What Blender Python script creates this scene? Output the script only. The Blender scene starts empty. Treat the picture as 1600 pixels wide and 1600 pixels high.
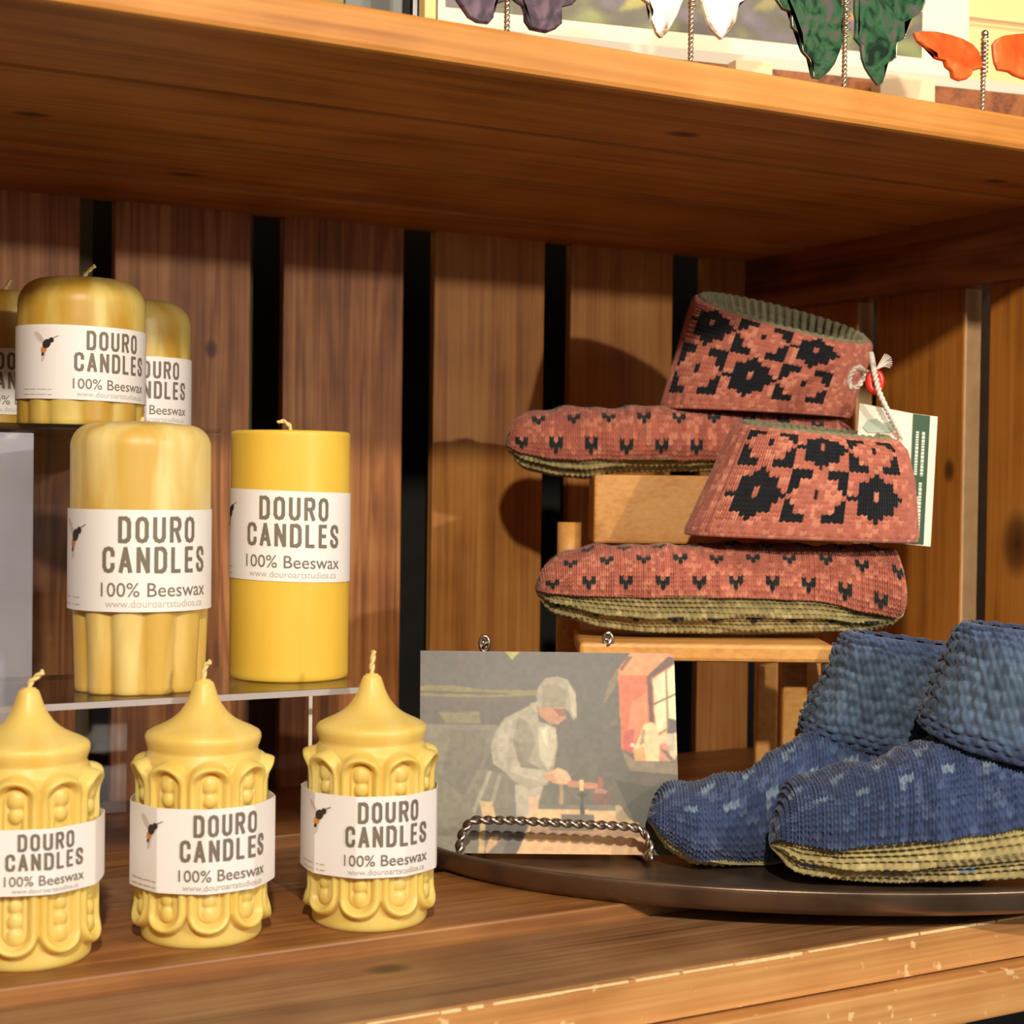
import bpy, bmesh, math, random
import numpy as np
from mathutils import Vector, Matrix
random.seed(7); rng = np.random.RandomState(7)
PI = math.pi
S = bpy.context.scene
COL = S.collection

# ------------------------------------------------------------------ camera
F_PX = 2600.0
CAM = np.array([-1.0543, -1.3548, 0.2678])
CR = np.array([0.8689, -0.4948, 0.0127]); CU = np.array([-0.0020, 0.0223, 0.9998]); CF = np.array([0.4949, 0.8687, -0.0184])
cd = bpy.data.cameras.new('camera'); co = bpy.data.objects.new('camera', cd); COL.objects.link(co)
cd.sensor_width = 36; cd.lens = 36 * F_PX / 1600; cd.clip_start = 0.02
m = Matrix([[CR[i], CU[i], -CF[i], CAM[i]] for i in range(3)] + [[0, 0, 0, 1]])
co.matrix_world = m
cd.dof.use_dof = True; cd.dof.focus_distance = 1.12; cd.dof.aperture_fstop = 11
S.camera = co

# ------------------------------------------------------------------ world, lights, exposure
S.view_settings.view_transform = 'Standard'; S.view_settings.look = 'None'
S.view_settings.exposure = 0.12; S.view_settings.gamma = 1.0
S.view_settings.use_curve_mapping = False
w = bpy.data.worlds.new('shop_ambient'); S.world = w; w.use_nodes = True
w.node_tree.nodes['Background'].inputs[0].default_value = (1.0, 0.86, 0.72, 1)
w.node_tree.nodes['Background'].inputs[1].default_value = 0.11

def lamp(name, loc, target, energy, color, radius, spot=None):
    l = bpy.data.lights.new(name, 'SPOT'); l.energy = energy; l.color = color
    l.shadow_soft_size = radius; l.spot_size = math.radians(spot or 60); l.spot_blend = 0.8
    o = bpy.data.objects.new(name, l); COL.objects.link(o); o.location = loc
    o.rotation_euler = (Vector(target) - Vector(loc)).to_track_quat('-Z', 'Y').to_euler()
    return o
# low lamp to the right of the camera, higher lamp to the left, as the two sets of shadows show
lamp('shop_spot_right', (-0.13, -1.95, 0.64), (-0.42, -0.1, 0.25), 40, (1.0, 0.87, 0.72), 0.02, 75)
lamp('shop_spot_left', (-1.20, -1.75, 0.985), (-0.35, -0.2, 0.2), 88, (1.0, 0.87, 0.70), 0.03, 75)
lamp('top_board_fill', (-0.1, -1.5, 1.75), (-0.15, -0.25, 0.62), 60, (1.0, 0.88, 0.72), 0.04, 42)  # added fill spot, brightens the top board and the prints
# broad soft light of the shop behind the camera
al = bpy.data.lights.new('shop_room_light', 'AREA'); al.energy = 9; al.color = (1.0, 0.97, 0.95); al.size = 1.6; al.shape = 'RECTANGLE'; al.size_y = 1.0
ao = bpy.data.objects.new('shop_room_light', al); COL.objects.link(ao); ao.location = (0.1, -2.8, 0.9)
ao.rotation_euler = (Vector((-0.4, -0.3, 0.2)) - Vector(ao.location)).to_track_quat('-Z', 'Y').to_euler()

# ------------------------------------------------------------------ helpers
def at(u, v, Z):
    """point seen at pixel (u, v), Z metres away along the view axis"""
    return CAM + (CF + CR * (u - 800) / F_PX - CU * (v - 800) / F_PX) * Z
def on(u, v, ax, val):
    r = CF + CR * (u - 800) / F_PX - CU * (v - 800) / F_PX
    return CAM + r * ((val - CAM[ax]) / r[ax])
def srgb(c):
    c = np.asarray(c, float) / 255.0
    return np.where(c <= 0.04045, c / 12.92, ((c + 0.055) / 1.055) ** 2.4)
def L(r, g, b): return tuple(srgb((r, g, b))) + (1.0,)

def link(o, parent=None):
    COL.objects.link(o)
    if parent is not None: o.parent = parent
    return o
def tag(o, label=None, cat=None, group=None, kind=None):
    if label: o['label'] = label
    if cat: o['category'] = cat
    if group: o['group'] = group
    if kind: o['kind'] = kind
    return o
def thing(name, loc, label, cat, group=None):
    o = bpy.data.objects.new(name, None); COL.objects.link(o); o.location = loc; o.empty_display_size = 0.01
    bpy.context.view_layer.update()
    return tag(o, label, cat, group)
def from_bm(name, bm, mat, parent=None, smooth=False, origin=None):
    me = bpy.data.meshes.new(name)
    bmesh.ops.recalc_face_normals(bm, faces=bm.faces[:])
    bm.to_mesh(me); bm.free()
    return finish(name, me, mat, parent, smooth, origin)
def finish(name, me, mat, parent=None, smooth=False, origin=None):
    """mesh given in world coordinates -> object with its origin at its middle, child of parent (an unrotated thing)"""
    n = len(me.vertices); a = np.empty(n * 3, np.float32); me.vertices.foreach_get('co', a); a = a.reshape(-1, 3)
    c = (a.min(0) + a.max(0)) / 2 if origin is None else np.array(origin)
    a -= c; me.vertices.foreach_set('co', a.ravel())
    me.polygons.foreach_set('use_smooth', np.full(len(me.polygons), bool(smooth)))
    me.update()
    me.materials.append(mat)
    o = bpy.data.objects.new(name, me); COL.objects.link(o)
    o.location = c
    if parent is not None:
        o.parent = parent
        p = parent; off = Vector((0, 0, 0))
        while p is not None: off += p.location; p = p.parent
        o.location = Vector(c) - off
    return o
def grid(name, P, mat, parent=None, col=None, closed_u=False, closed_v=False, smooth=True, caps=False):
    """P[nu, nv, 3] world points"""
    nu, nv = P.shape[:2]
    me = bpy.data.meshes.new(name)
    iu = np.arange(nu if closed_u else nu - 1); iv = np.arange(nv if closed_v else nv - 1)
    A, B = np.meshgrid(iu, iv, indexing='ij'); A2 = (A + 1) % nu; B2 = (B + 1) % nv
    q = np.stack([A * nv + B, A2 * nv + B, A2 * nv + B2, A * nv + B2], -1).reshape(-1, 4)
    nq = len(q)
    me.vertices.add(nu * nv); me.vertices.foreach_set('co', P.reshape(-1).astype(np.float32))
    me.loops.add(nq * 4); me.loops.foreach_set('vertex_index', q.reshape(-1).astype(np.int32))
    me.polygons.add(nq); me.polygons.foreach_set('loop_start', np.arange(0, nq * 4, 4, dtype=np.int32))
    me.update(calc_edges=True)
    if col is not None:
        at_ = me.color_attributes.new('tint', 'FLOAT_COLOR', 'POINT')
        c4 = np.ones((nu * nv, 4), np.float32); c4[:, :3] = col.reshape(-1, 3)
        at_.data.foreach_set('color', c4.reshape(-1))
    return finish(name, me, mat, parent, smooth)
def add_box(bm, lo, hi, bev=0.0, rot=None, piv=None):
    r = bmesh.ops.create_cube(bm, size=1.0)
    vs = r['verts']; lo = np.array(lo, float); hi = np.array(hi, float); c = (lo + hi) / 2; s = hi - lo
    for v in vs:
        v.co = Vector((v.co.x * s[0] + c[0], v.co.y * s[1] + c[1], v.co.z * s[2] + c[2]))
    if rot is not None:
        bmesh.ops.rotate(bm, verts=vs, cent=Vector(piv if piv is not None else c), matrix=Matrix.Rotation(rot, 3, 'Z'))
    if bev:
        es = list({e for v in vs for e in v.link_edges})
        bmesh.ops.bevel(bm, geom=es, offset=bev, segments=2, profile=0.5, affect='EDGES')
def box(name, lo, hi, mat, parent=None, bev=0.001):
    bm = bmesh.new(); add_box(bm, lo, hi, bev); return from_bm(name, bm, mat, parent)
def frames(pts):
    pts = np.asarray(pts, float); T = np.gradient(pts, axis=0); T /= np.linalg.norm(T, axis=1)[:, None] + 1e-12
    N = np.zeros_like(T); n = np.cross(T[0], [0.3, 0.5, 0.81]); n /= np.linalg.norm(n)
    for i in range(len(T)):
        n = n - T[i] * (n @ T[i]); n /= np.linalg.norm(n) + 1e-12; N[i] = n
    return T, N, np.cross(T, N)
def resample(pts, n, smooth=0):
    pts = np.asarray(pts, float); d = np.r_[0, np.cumsum(np.linalg.norm(np.diff(pts, axis=0), axis=1))]
    t = np.linspace(0, d[-1], n); q = np.stack([np.interp(t, d, pts[:, k]) for k in range(pts.shape[1])], 1)
    for _ in range(smooth):
        r = q.copy(); r[1:-1] = (q[:-2] + 2 * q[1:-1] + q[2:]) / 4; q = r
    return q
def tube_pts(pts, r, seg=10, taper=None):
    T, N, B = frames(pts); th = np.linspace(0, 2 * PI, seg, endpoint=False)
    rr = np.full(len(pts), r) if taper is None else r * np.asarray(taper)
    return pts[:, None, :] + rr[:, None, None] * (N[:, None, :] * np.cos(th)[None, :, None] + B[:, None, :] * np.sin(th)[None, :, None])
def bm_grid(bm, P, closed_v=True, cap=True):
    nu, nv = P.shape[:2]; V = [[bm.verts.new(P[i, j]) for j in range(nv)] for i in range(nu)]
    for i in range(nu - 1):
        for j in range(nv if closed_v else nv - 1):
            bm.faces.new((V[i][j], V[i + 1][j], V[i + 1][(j + 1) % nv], V[i][(j + 1) % nv]))
    if cap and closed_v:
        bm.faces.new(V[0]); bm.faces.new(V[-1][::-1])
def tube(name, pts, r, mat, parent=None, seg=10, taper=None):
    bm = bmesh.new(); bm_grid(bm, tube_pts(np.asarray(pts, float), r, seg, taper)); return from_bm(name, bm, mat, parent, True)
def twisted(bm, pts, r, pitch, strands=2, seg=8):
    """two wires twisted round a path"""
    pts = np.asarray(pts, float); ln = np.linalg.norm(np.diff(pts, axis=0), axis=1).sum(); n = max(8, int(ln / pitch * 14))
    q = resample(pts, n); T, N, B = frames(q); ph = np.linspace(0, ln / pitch * 2 * PI, n)
    for k in range(strands):
        a = ph + k * 2 * PI / strands
        c = q + (N * np.cos(a)[:, None] + B * np.sin(a)[:, None]) * r * 0.95
        bm_grid(bm, tube_pts(c, r, seg))

# ------------------------------------------------------------------ materials
def new_mat(name):
    mt = bpy.data.materials.new(name); mt.use_nodes = True; nt = mt.node_tree
    return mt, nt, nt.nodes['Principled BSDF']
def ramp(nt, pts):
    r = nt.nodes.new('ShaderNodeValToRGB'); e = r.color_ramp.elements
    while len(e) < len(pts): e.new(0.5)
    for k, (p, c) in enumerate(pts): e[k].position = p; e[k].color = c
    return r
def plain(name, c, rough=0.5, metal=0.0, noise=0.0, nscale=40, bump=0.0, **kw):
    mt, nt, b = new_mat(name); b.inputs['Base Color'].default_value = c; b.inputs['Roughness'].default_value = rough; b.inputs['Metallic'].default_value = metal
    for k, v in kw.items(): b.inputs[k.replace('_', ' ')].default_value = v
    if noise or bump:
        tc = nt.nodes.new('ShaderNodeTexCoord'); n = nt.nodes.new('ShaderNodeTexNoise'); n.inputs['Scale'].default_value = nscale; n.inputs['Detail'].default_value = 5
        nt.links.new(tc.outputs['Object'], n.inputs['Vector'])
        if noise:
            r = ramp(nt, [(0.3, tuple(x * (1 - noise) for x in c[:3]) + (1,)), (0.7, tuple(min(1, x * (1 + noise)) for x in c[:3]) + (1,))])
            nt.links.new(n.outputs['Fac'], r.inputs[0]); nt.links.new(r.outputs[0], b.inputs['Base Color'])
        if bump:
            bp = nt.nodes.new('ShaderNodeBump'); bp.inputs['Strength'].default_value = bump; bp.inputs['Distance'].default_value = 0.001
            nt.links.new(n.outputs['Fac'], bp.inputs['Height']); nt.links.new(bp.outputs[0], b.inputs['Normal'])
    return mt
def wood(name, dark, mid, light, axis='z', knots=(), rough=0.55, fine=1.0, scuffs=0.0, contrast=1.0, bump=0.35):
    mt, nt, b = new_mat(name); N = nt.nodes; K = nt.links.new
    tc = N.new('ShaderNodeTexCoord'); oi = N.new('ShaderNodeObjectInfo')
    vm = N.new('ShaderNodeVectorMath'); vm.operation = 'MULTIPLY_ADD'
    cmb = N.new('ShaderNodeCombineXYZ')
    for k in range(3):
        mm = N.new('ShaderNodeMath'); mm.operation = 'MULTIPLY'; mm.inputs[1].default_value = 7.3 + 3.1 * k; K(oi.outputs['Random'], mm.inputs[0]); K(mm.outputs[0], cmb.inputs[k])
    vm.inputs[1].default_value = (1, 1, 1); K(tc.outputs['Object'], vm.inputs[0]); K(cmb.outputs[0], vm.inputs[2])
    mp = N.new('ShaderNodeMapping'); sc = {'x': (1.5, 22, 22), 'y': (22, 1.5, 22), 'z': (22, 22, 1.5)}[axis]
    mp.inputs['Scale'].default_value = sc; K(vm.outputs[0], mp.inputs[0])
    # broad figure: distorted rings stretched along the grain
    n1 = N.new('ShaderNodeTexNoise'); n1.inputs['Scale'].default_value = 1.6; n1.inputs['Detail'].default_value = 2; n1.inputs['Distortion'].default_value = 0.6; K(mp.outputs[0], n1.inputs['Vector'])
    ms = N.new('ShaderNodeMath'); ms.operation = 'MULTIPLY'; ms.inputs[1].default_value = 30 * fine; K(n1.outputs['Fac'], ms.inputs[0])
    sn = N.new('ShaderNodeMath'); sn.operation = 'SINE'; K(ms.outputs[0], sn.inputs[0])
    mp2 = N.new('ShaderNodeMapping'); mp2.inputs['Scale'].default_value = tuple(s * (14 if s > 5 else 3) for s in sc); K(vm.outputs[0], mp2.inputs[0])
    n2 = N.new('ShaderNodeTexNoise'); n2.inputs['Scale'].default_value = 1.0; n2.inputs['Detail'].default_value = 6; K(mp2.outputs[0], n2.inputs['Vector'])
    n3 = N.new('ShaderNodeTexNoise'); n3.inputs['Scale'].default_value = 14; n3.inputs['Detail'].default_value = 4; K(vm.outputs[0], n3.inputs['Vector'])
    def mad(a, mul, addsock, add=0.0):
        x = N.new('ShaderNodeMath'); x.operation = 'MULTIPLY_ADD'; K(a, x.inputs[0]); x.inputs[1].default_value = mul
        if addsock is None: x.inputs[2].default_value = add
        else: K(addsock, x.inputs[2])
        return x.outputs[0]
    v = mad(sn.outputs[0], 0.13 * contrast, None, 0.0)
    v = mad(n2.outputs['Fac'], 0.55, v)
    v = mad(n3.outputs['Fac'], 0.5, v)
    rp = ramp(nt, [(0.28, dark), (0.53, mid), (0.8, light)]); K(v, rp.inputs[0]); colr = rp.outputs[0]
    geo = N.new('ShaderNodeNewGeometry')
    for (p, r) in knots:
        sb = N.new('ShaderNodeVectorMath'); sb.operation = 'SUBTRACT'; K(geo.outputs['Position'], sb.inputs[0]); sb.inputs[1].default_value = tuple(p)
        sx = N.new('ShaderNodeVectorMath'); sx.operation = 'MULTIPLY'; q = 0.65
        sx.inputs[1].default_value = {'x': (q, 1, 1), 'y': (1, q, 1), 'z': (1, 1, q)}[axis]; K(sb.outputs[0], sx.inputs[0])
        ln = N.new('ShaderNodeVectorMath'); ln.operation = 'LENGTH'; K(sx.outputs[0], ln.inputs[0])
        kr = ramp(nt, [(0.0, (1, 1, 1, 1)), (0.55, (0.75, 0.75, 0.75, 1)), (1.0, (0, 0, 0, 1))])
        dv = N.new('ShaderNodeMath'); dv.operation = 'DIVIDE'; K(ln.outputs['Value'], dv.inputs[0]); dv.inputs[1].default_value = r * 1.6; K(dv.outputs[0], kr.inputs[0])
        mx = N.new('ShaderNodeMix'); mx.data_type = 'RGBA'; K(kr.outputs[0], mx.inputs[0]); K(colr, mx.inputs[6]); mx.inputs[7].default_value = tuple(x * 0.28 for x in dark[:3]) + (1,)
        colr = mx.outputs[2]
    if scuffs:
        n4 = N.new('ShaderNodeTexNoise'); n4.inputs['Scale'].default_value = 75; n4.inputs['Detail'].default_value = 3; K(vm.outputs[0], n4.inputs['Vector'])
        sr = ramp(nt, [(0.66, (0, 0, 0, 1)), (0.70, (scuffs,) * 3 + (1,))]); K(n4.outputs['Fac'], sr.inputs[0])
        mx = N.new('ShaderNodeMix'); mx.data_type = 'RGBA'; K(sr.outputs[0], mx.inputs[0]); K(colr, mx.inputs[6]); mx.inputs[7].default_value = L(240, 205, 150); colr = mx.outputs[2]
    K(colr, b.inputs['Base Color']); b.inputs['Roughness'].default_value = rough
    bp = N.new('ShaderNodeBump'); bp.inputs['Strength'].default_value = bump; bp.inputs['Distance'].default_value = 0.0006; K(v, bp.inputs['Height']); K(bp.outputs[0], b.inputs['Normal'])
    return mt
def attr_mat(name, rough=0.9, sheen=0.0, **kw):
    mt, nt, b = new_mat(name); a = nt.nodes.new('ShaderNodeAttribute'); a.attribute_name = 'tint'
    nt.links.new(a.outputs['Color'], b.inputs['Base Color']); b.inputs['Roughness'].default_value = rough
    b.inputs['Sheen Weight'].default_value = sheen; b.inputs['Sheen Roughness'].default_value = 0.5
    b.inputs['Specular IOR Level'].default_value = 0.2
    return mt
def wax_mat(name, c1, c2, sss=0.35, bloom=0.5):
    mt, nt, b = new_mat(name); N = nt.nodes; K = nt.links.new
    tc = N.new('ShaderNodeTexCoord'); mp = N.new('ShaderNodeMapping'); mp.inputs['Scale'].default_value = (45, 45, 9); K(tc.outputs['Object'], mp.inputs[0])
    n = N.new('ShaderNodeTexNoise'); n.inputs['Scale'].default_value = 1; n.inputs['Detail'].default_value = 3; n.inputs['Distortion'].default_value = 0.5; K(mp.outputs[0], n.inputs['Vector'])
    r = ramp(nt, [(0.5 - 0.22 / max(bloom, .2) * .5, c1), (0.5 + 0.22 / max(bloom, .2) * .5, c2)]); K(n.outputs['Fac'], r.inputs[0]); K(r.outputs[0], b.inputs['Base Color'])
    b.inputs['Roughness'].default_value = 0.42; b.inputs['Subsurface Weight'].default_value = sss
    b.inputs['Subsurface Radius'].default_value = (1.0, 0.6, 0.15); b.inputs['Subsurface Scale'].default_value = 0.011
    return mt
M = {}
oD, oM, oL = L(120, 66, 26), L(186, 118, 54), L(214, 150, 84)
M['slat'] = wood('back slat pine', L(112, 64, 28), L(168, 106, 52), L(202, 144, 84), 'z', knots=[(on(755, 420, 1, -.0), .007), (on(330, 545, 1, 0), .004)], contrast=.8, fine=1.2)
M['slat_far'] = wood('smooth back slat pine', L(134, 80, 32), L(182, 122, 56), L(206, 150, 80), 'z', fine=.5, contrast=.6)
M['slat_far'].node_tree
M['side'] = wood('side slat pine', L(132, 76, 24), L(178, 112, 38), L(196, 130, 54), 'z', knots=[(on(1590, 850, 0, -.0), .013), (on(1483, 735, 0, 0), .005)], fine=.6, contrast=.5)
M['top'] = wood('top board pine', L(140, 82, 28), L(184, 120, 46), L(210, 146, 70), 'x', knots=[(on(1068, 210, 2, .5), .006), (on(290, 272, 2, .497), .007), (on(50, 175, 2, .5), .006), (on(1555, 283, 2, .5), .005)], fine=.5, contrast=.7)
M['floor'] = wood('worn floor board pine', L(98, 66, 40), L(138, 98, 62), L(170, 130, 90), 'x', knots=[(on(605, 1525, 2, -.014), .007)], fine=.5, contrast=.6, rough=.45)
M['plank'] = wood('candle plank pine', L(106, 64, 32), L(146, 96, 50), L(176, 124, 72), 'x', fine=.6, contrast=.6, rough=.45)
M['front'] = wood('scuffed front board', L(160, 106, 54), L(196, 140, 80), L(218, 166, 104), 'x', fine=.5, contrast=.5, scuffs=.8)
M['rail'] = wood('side rail pine', L(90, 46, 20), L(140, 80, 36), L(165, 98, 48), 'y', fine=.6)
M['stand'] = wood('light maple stand', L(186, 124, 60), L(218, 158, 84), L(232, 176, 102), 'x', fine=.5, contrast=.5, rough=.4)
M['black_wood'] = plain('near-black wood', L(24, 24, 20), .7, noise=.3)
M['olive_wood'] = plain('olive grey board', L(84, 80, 58), .8, noise=.25, nscale=20)
M['grey_wood'] = plain('weathered grey edge', L(150, 130, 112), .8, noise=.15, nscale=30)

# ------------------------------------------------------------------ the setting behind the crates
wall_c = plain('cream shop wall', L(250, 222, 160), .9)
tag(box('wall_back', (-3.2, .50, -1.2), (3.6, .56, 2.4), wall_c, bev=0), kind='structure')
tag(box('trim_1', (-1.6, .075, -.55), (1.2, .09, .515), M['black_wood'], bev=0), kind='structure')  # near-black panel behind the gaps between the back slats

# ------------------------------------------------------------------ the big crate
H = .5
crate = thing('wooden_crate', (-.45, -.27, -.03), 'big orange pine crate lying on its side, holding candles and slippers', 'crate')
# back slats
edges = [(-1.10, -.835), (-.807, -.690), (-.6614, -.543), (-.5132, -.3975), (-.3665, -.2499), (-.2208, -.1026), (-.0661, -.002)]
for i, (a, b_) in enumerate(edges):
    box('back_slat', (a, 0, -.008), (b_, .010, H + .012), M['slat'] if i < 4 else M['slat_far'], crate, .0012)
# grey-green uprights of the neighbouring frame seen through the gaps
for x0, x1, z0, z1 in [(-.695, -.664, .02, H), (-.548, -.522, .02, H), (-.408, -.383, .0, H), (-.26, -.231, .0, H), (-.112, -.083, .0, H)]:
    box('backing_strip', (x0, .034, z0), (x1 - .006, .044, z1), M['olive_wood'], crate, .0008)
EDGE_PALE = plain('pale slat edge', L(214, 176, 128), .8, noise=.12, nscale=60)
# side slats (right wall) and their rails
for y0, y1 in [(-.154, -.012), (-.2922, -.1814), (-.455, -.3215), (-.61, -.485)]:
    box('side_slat', (0, y0, -.02), (.020, y1, H), M['side'], crate, .0012)
    box('pale_edge', (.0008, y0 - .0006, .0), (.0192, y0 + .0004, H - .06), EDGE_PALE, crate, .0001)  # edge faces in a paler colour than the slats
box('side_rail', (-.014, -.51, .441), (-.0005, -.001, H - .0012), M['rail'], crate, .001)
box('side_rail', (-.014, -.51, -.002), (-.0005, -.19, .03), M['rail'], crate, .001)
# grey board of the next crate, seen through the gaps of the side
box('neighbour_board', (.060, -.62, -.02), (.072, -.02, .47), M['grey_wood'], crate, .0005)
# left end, outside the frame
for y0, y1 in [(-.154, -.012), (-.2922, -.1814), (-.43, -.3215), (-.57, -.46)]:
    box('side_slat', (-1.111, y0, -.02), (-1.10, y1, H), M['side'], crate, .0012)
# top boards
for y0, y1, z in [(-.5289, -.391, .5000), (-.388, -.2435, .4985), (-.2405, -.0975, .4965), (-.0945, .012, .4945)]:
    box('top_board', (-1.112, y0, z), (.012, y1, .5238), M['top'], crate, .0035)
# floor boards: raised planks and lower ones
for y0, y1, z0, z1, mt in [(-.184, -.0005, -.03, -.001, 'plank'), (-.342, -.188, -.03, -.010, 'floor'), (-.4747, -.346, -.03, 0.0, 'plank'), (-.580, -.476, -.036, -.010, 'floor')]:
    box('floor_board', (-1.098, y0, z0), (.012 if mt == 'floor' else -.001, y1, z1), M[mt], crate, .0015)
box('front_board', (-1.112, -.586, -.0365), (.012, -.5802, -.0102), M['front'], crate, .0006)
bm = bmesh.new(); rs_ = random.Random(11); xw = -.78
while xw < .008:
    l_ = rs_.uniform(.008, .05); add_box(bm, (xw, -.5864, -.0102 - rs_.uniform(.0006, .0016)), (min(xw + l_, .01), -.5848, -.0099), .0002); xw += l_ + rs_.uniform(-.001, .006)
from_bm('worn_edge', bm, plain('bare worn wood', L(238, 208, 152), .7, noise=.12, nscale=200), crate)

# lower crate whose top edge shows under the big one
low = thing('wooden_crate', (-.45, -.27, -.32), 'lower pine crate under the big one, only its pale front edge in view', 'crate')
box('top_board', (-1.13, -.598, -.068), (.03, -.30, -.0385), M['front'], low, .0015)
box('top_board', (-1.13, -.29, -.068), (.03, .01, -.0385), M['front'], low, .0015)
gx = on(1500, 1590, 1, -.10)[0]
for a, b_ in [(gx - .30, gx - .19), (gx + .012, gx + .13), (gx - .15, gx - .012)]:
    box('back_slat', (a, -.0, -.42), (b_, .01, -.07), M['black_wood'], low, .001)  # near-black colour paints in the shade inside the lower crate
box('back_slat', (gx - .009, -.10, -.42), (gx + .009, -.09, -.07), M['grey_wood'], low, .001)
box('floor_board', (-1.13, -.58, -.45), (.03, .01, -.43), M['floor'], low, .001)

# ------------------------------------------------------------------ acrylic riser and added grey sheet
ac, nt, b = new_mat('clear acrylic')
nt.nodes.remove(b); mo = nt.nodes['Material Output']
tr = nt.nodes.new('ShaderNodeBsdfTransparent'); tr.inputs[0].default_value = (.93, .93, .94, 1)
gl = nt.nodes.new('ShaderNodeBsdfGlossy'); gl.inputs['Roughness'].default_value = .04
lw = nt.nodes.new('ShaderNodeLayerWeight'); p5 = nt.nodes.new('ShaderNodeMath'); p5.operation = 'POWER'; p5.inputs[1].default_value = 5
fr = nt.nodes.new('ShaderNodeMath'); fr.operation = 'MULTIPLY_ADD'; fr.inputs[1].default_value = .9; fr.inputs[2].default_value = .045
lw.inputs[0].default_value = .5; nt.links.new(lw.outputs['Facing'], p5.inputs[0]); nt.links.new(p5.outputs[0], fr.inputs[0]); mxs = nt.nodes.new('ShaderNodeMixShader')
nt.links.new(fr.outputs[0], mxs.inputs[0]); nt.links.new(tr.outputs[0], mxs.inputs[1]); nt.links.new(gl.outputs[0], mxs.inputs[2]); nt.links.new(mxs.outputs[0], mo.inputs[0])
ae = plain('acrylic edge pale glint', L(205, 198, 200), .25, Transmission_Weight=.35)  # pale colour paints in the light caught by the shelf's front edge
riser = thing('acrylic_riser', (-.85, -.29, 0), 'clear two-tier acrylic riser holding the upper candles', 'display riser')
YF = -.4045; ZL = float(on(200, 1093, 1, YF)[2]); ZU = .3015
q_ = on(342, 1042, 2, ZL); XP, YP = float(q_[0]), float(q_[1]); XR = float(on(560, 1067, 2, ZL)[0])
box('lower_shelf', (-1.05, YF, ZL - .004), (XR, YP - .0025, ZL), ac, riser, .0004)
box('upper_shelf', (-1.05, YP, ZU - .004), (XP, -.05, ZU), ac, riser, .0004)
box('riser_panel', (-1.05, YP, ZL - .004), (XP, YP + .0035, ZU - .0045), ac, riser, .0004)
SPX = on(481, 1130, 1, -.380)[0]
box('side_panel', (SPX, -.3800, .0005), (SPX + .003, YP - .0025, ZL - .0045), ac, riser, .0003)
box('back_leg', (-1.05, -.0545, .0), (XP, -.051, ZU - .0045), ac, riser, .0003)
box('glint_edge', (-1.05, YF - .0006, ZL - .0040), (XR + .0002, YF - .0001, ZL - .0002), ae, riser, .0001)
box('glint_edge', (SPX + .0003, -.3808, .0005), (SPX + .0027, -.3802, ZL - .0045), plain('acrylic edge bright glint', L(250, 246, 240), .3), riser, .0001)  # near-white colour paints in the light caught by this edge
YS = YP + .010; gs = on(0, 850, 1, YS)[0]; ge = on(52, 850, 1, YS)[0]  # added flat sheet, stands in for the grey area in the riser panel
tag(box('grey_stand_in', (gs - .2, YS, .0), (ge, YS + .0015, ZU - .006), plain('pale grey stand-in', L(190, 190, 200), .5, noise=.1, nscale=14)),
    'pale grey stand-in sheet added behind the clear riser panel for its grey area', 'stand-in sheet')

# ------------------------------------------------------------------ lettering
STROKES = {  # condensed bold capitals on a 1 x 2 cell
 'D': [[(0, 0), (0, 2)], [(0, 2), (.55, 2), (.8, 1.85), (.9, 1.6), (.9, .4), (.8, .15), (.55, 0), (0, 0)]],
 'O': [[(.45, 0), (.15, .1), (0, .4), (0, 1.6), (.15, 1.9), (.45, 2), (.75, 1.9), (.9, 1.6), (.9, .4), (.75, .1), (.45, 0)]],
 'U': [[(0, 2), (0, .4), (.15, .1), (.45, 0), (.75, .1), (.9, .4), (.9, 2)]],
 'R': [[(0, 0), (0, 2)], [(0, 2), (.6, 2), (.85, 1.85), (.9, 1.6), (.9, 1.35), (.8, 1.1), (.55, 1.0), (0, 1.0)], [(.5, 1.0), (.9, 0)]],
 'C': [[(.9, 1.4), (.9, 1.65), (.75, 1.92), (.45, 2), (.15, 1.9), (0, 1.6), (0, .4), (.15, .1), (.45, 0), (.75, .08), (.9, .35), (.9, .6)]],
 'A': [[(-.02, 0), (.45, 2)], [(.45, 2), (.92, 0)], [(.2, .55), (.7, .55)]],
 'N': [[(0, 0), (0, 2)], [(0, 2), (.9, 0)], [(.9, 0), (.9, 2)]],
 'L': [[(0, 2), (0, 0), (.75, 0)]],
 'E': [[(.75, 2), (0, 2), (0, 0), (.75, 0)], [(0, 1.02), (.65, 1.02)]],
 'S': [[(.88, 1.45), (.88, 1.65), (.75, 1.92), (.45, 2), (.15, 1.92), (.02, 1.6), (.05, 1.3), (.3, 1.05), (.65, .85), (.88, .6), (.88, .35), (.72, .07), (.45, 0), (.15, .08), (0, .35), (0, .55)]],
}
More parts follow.
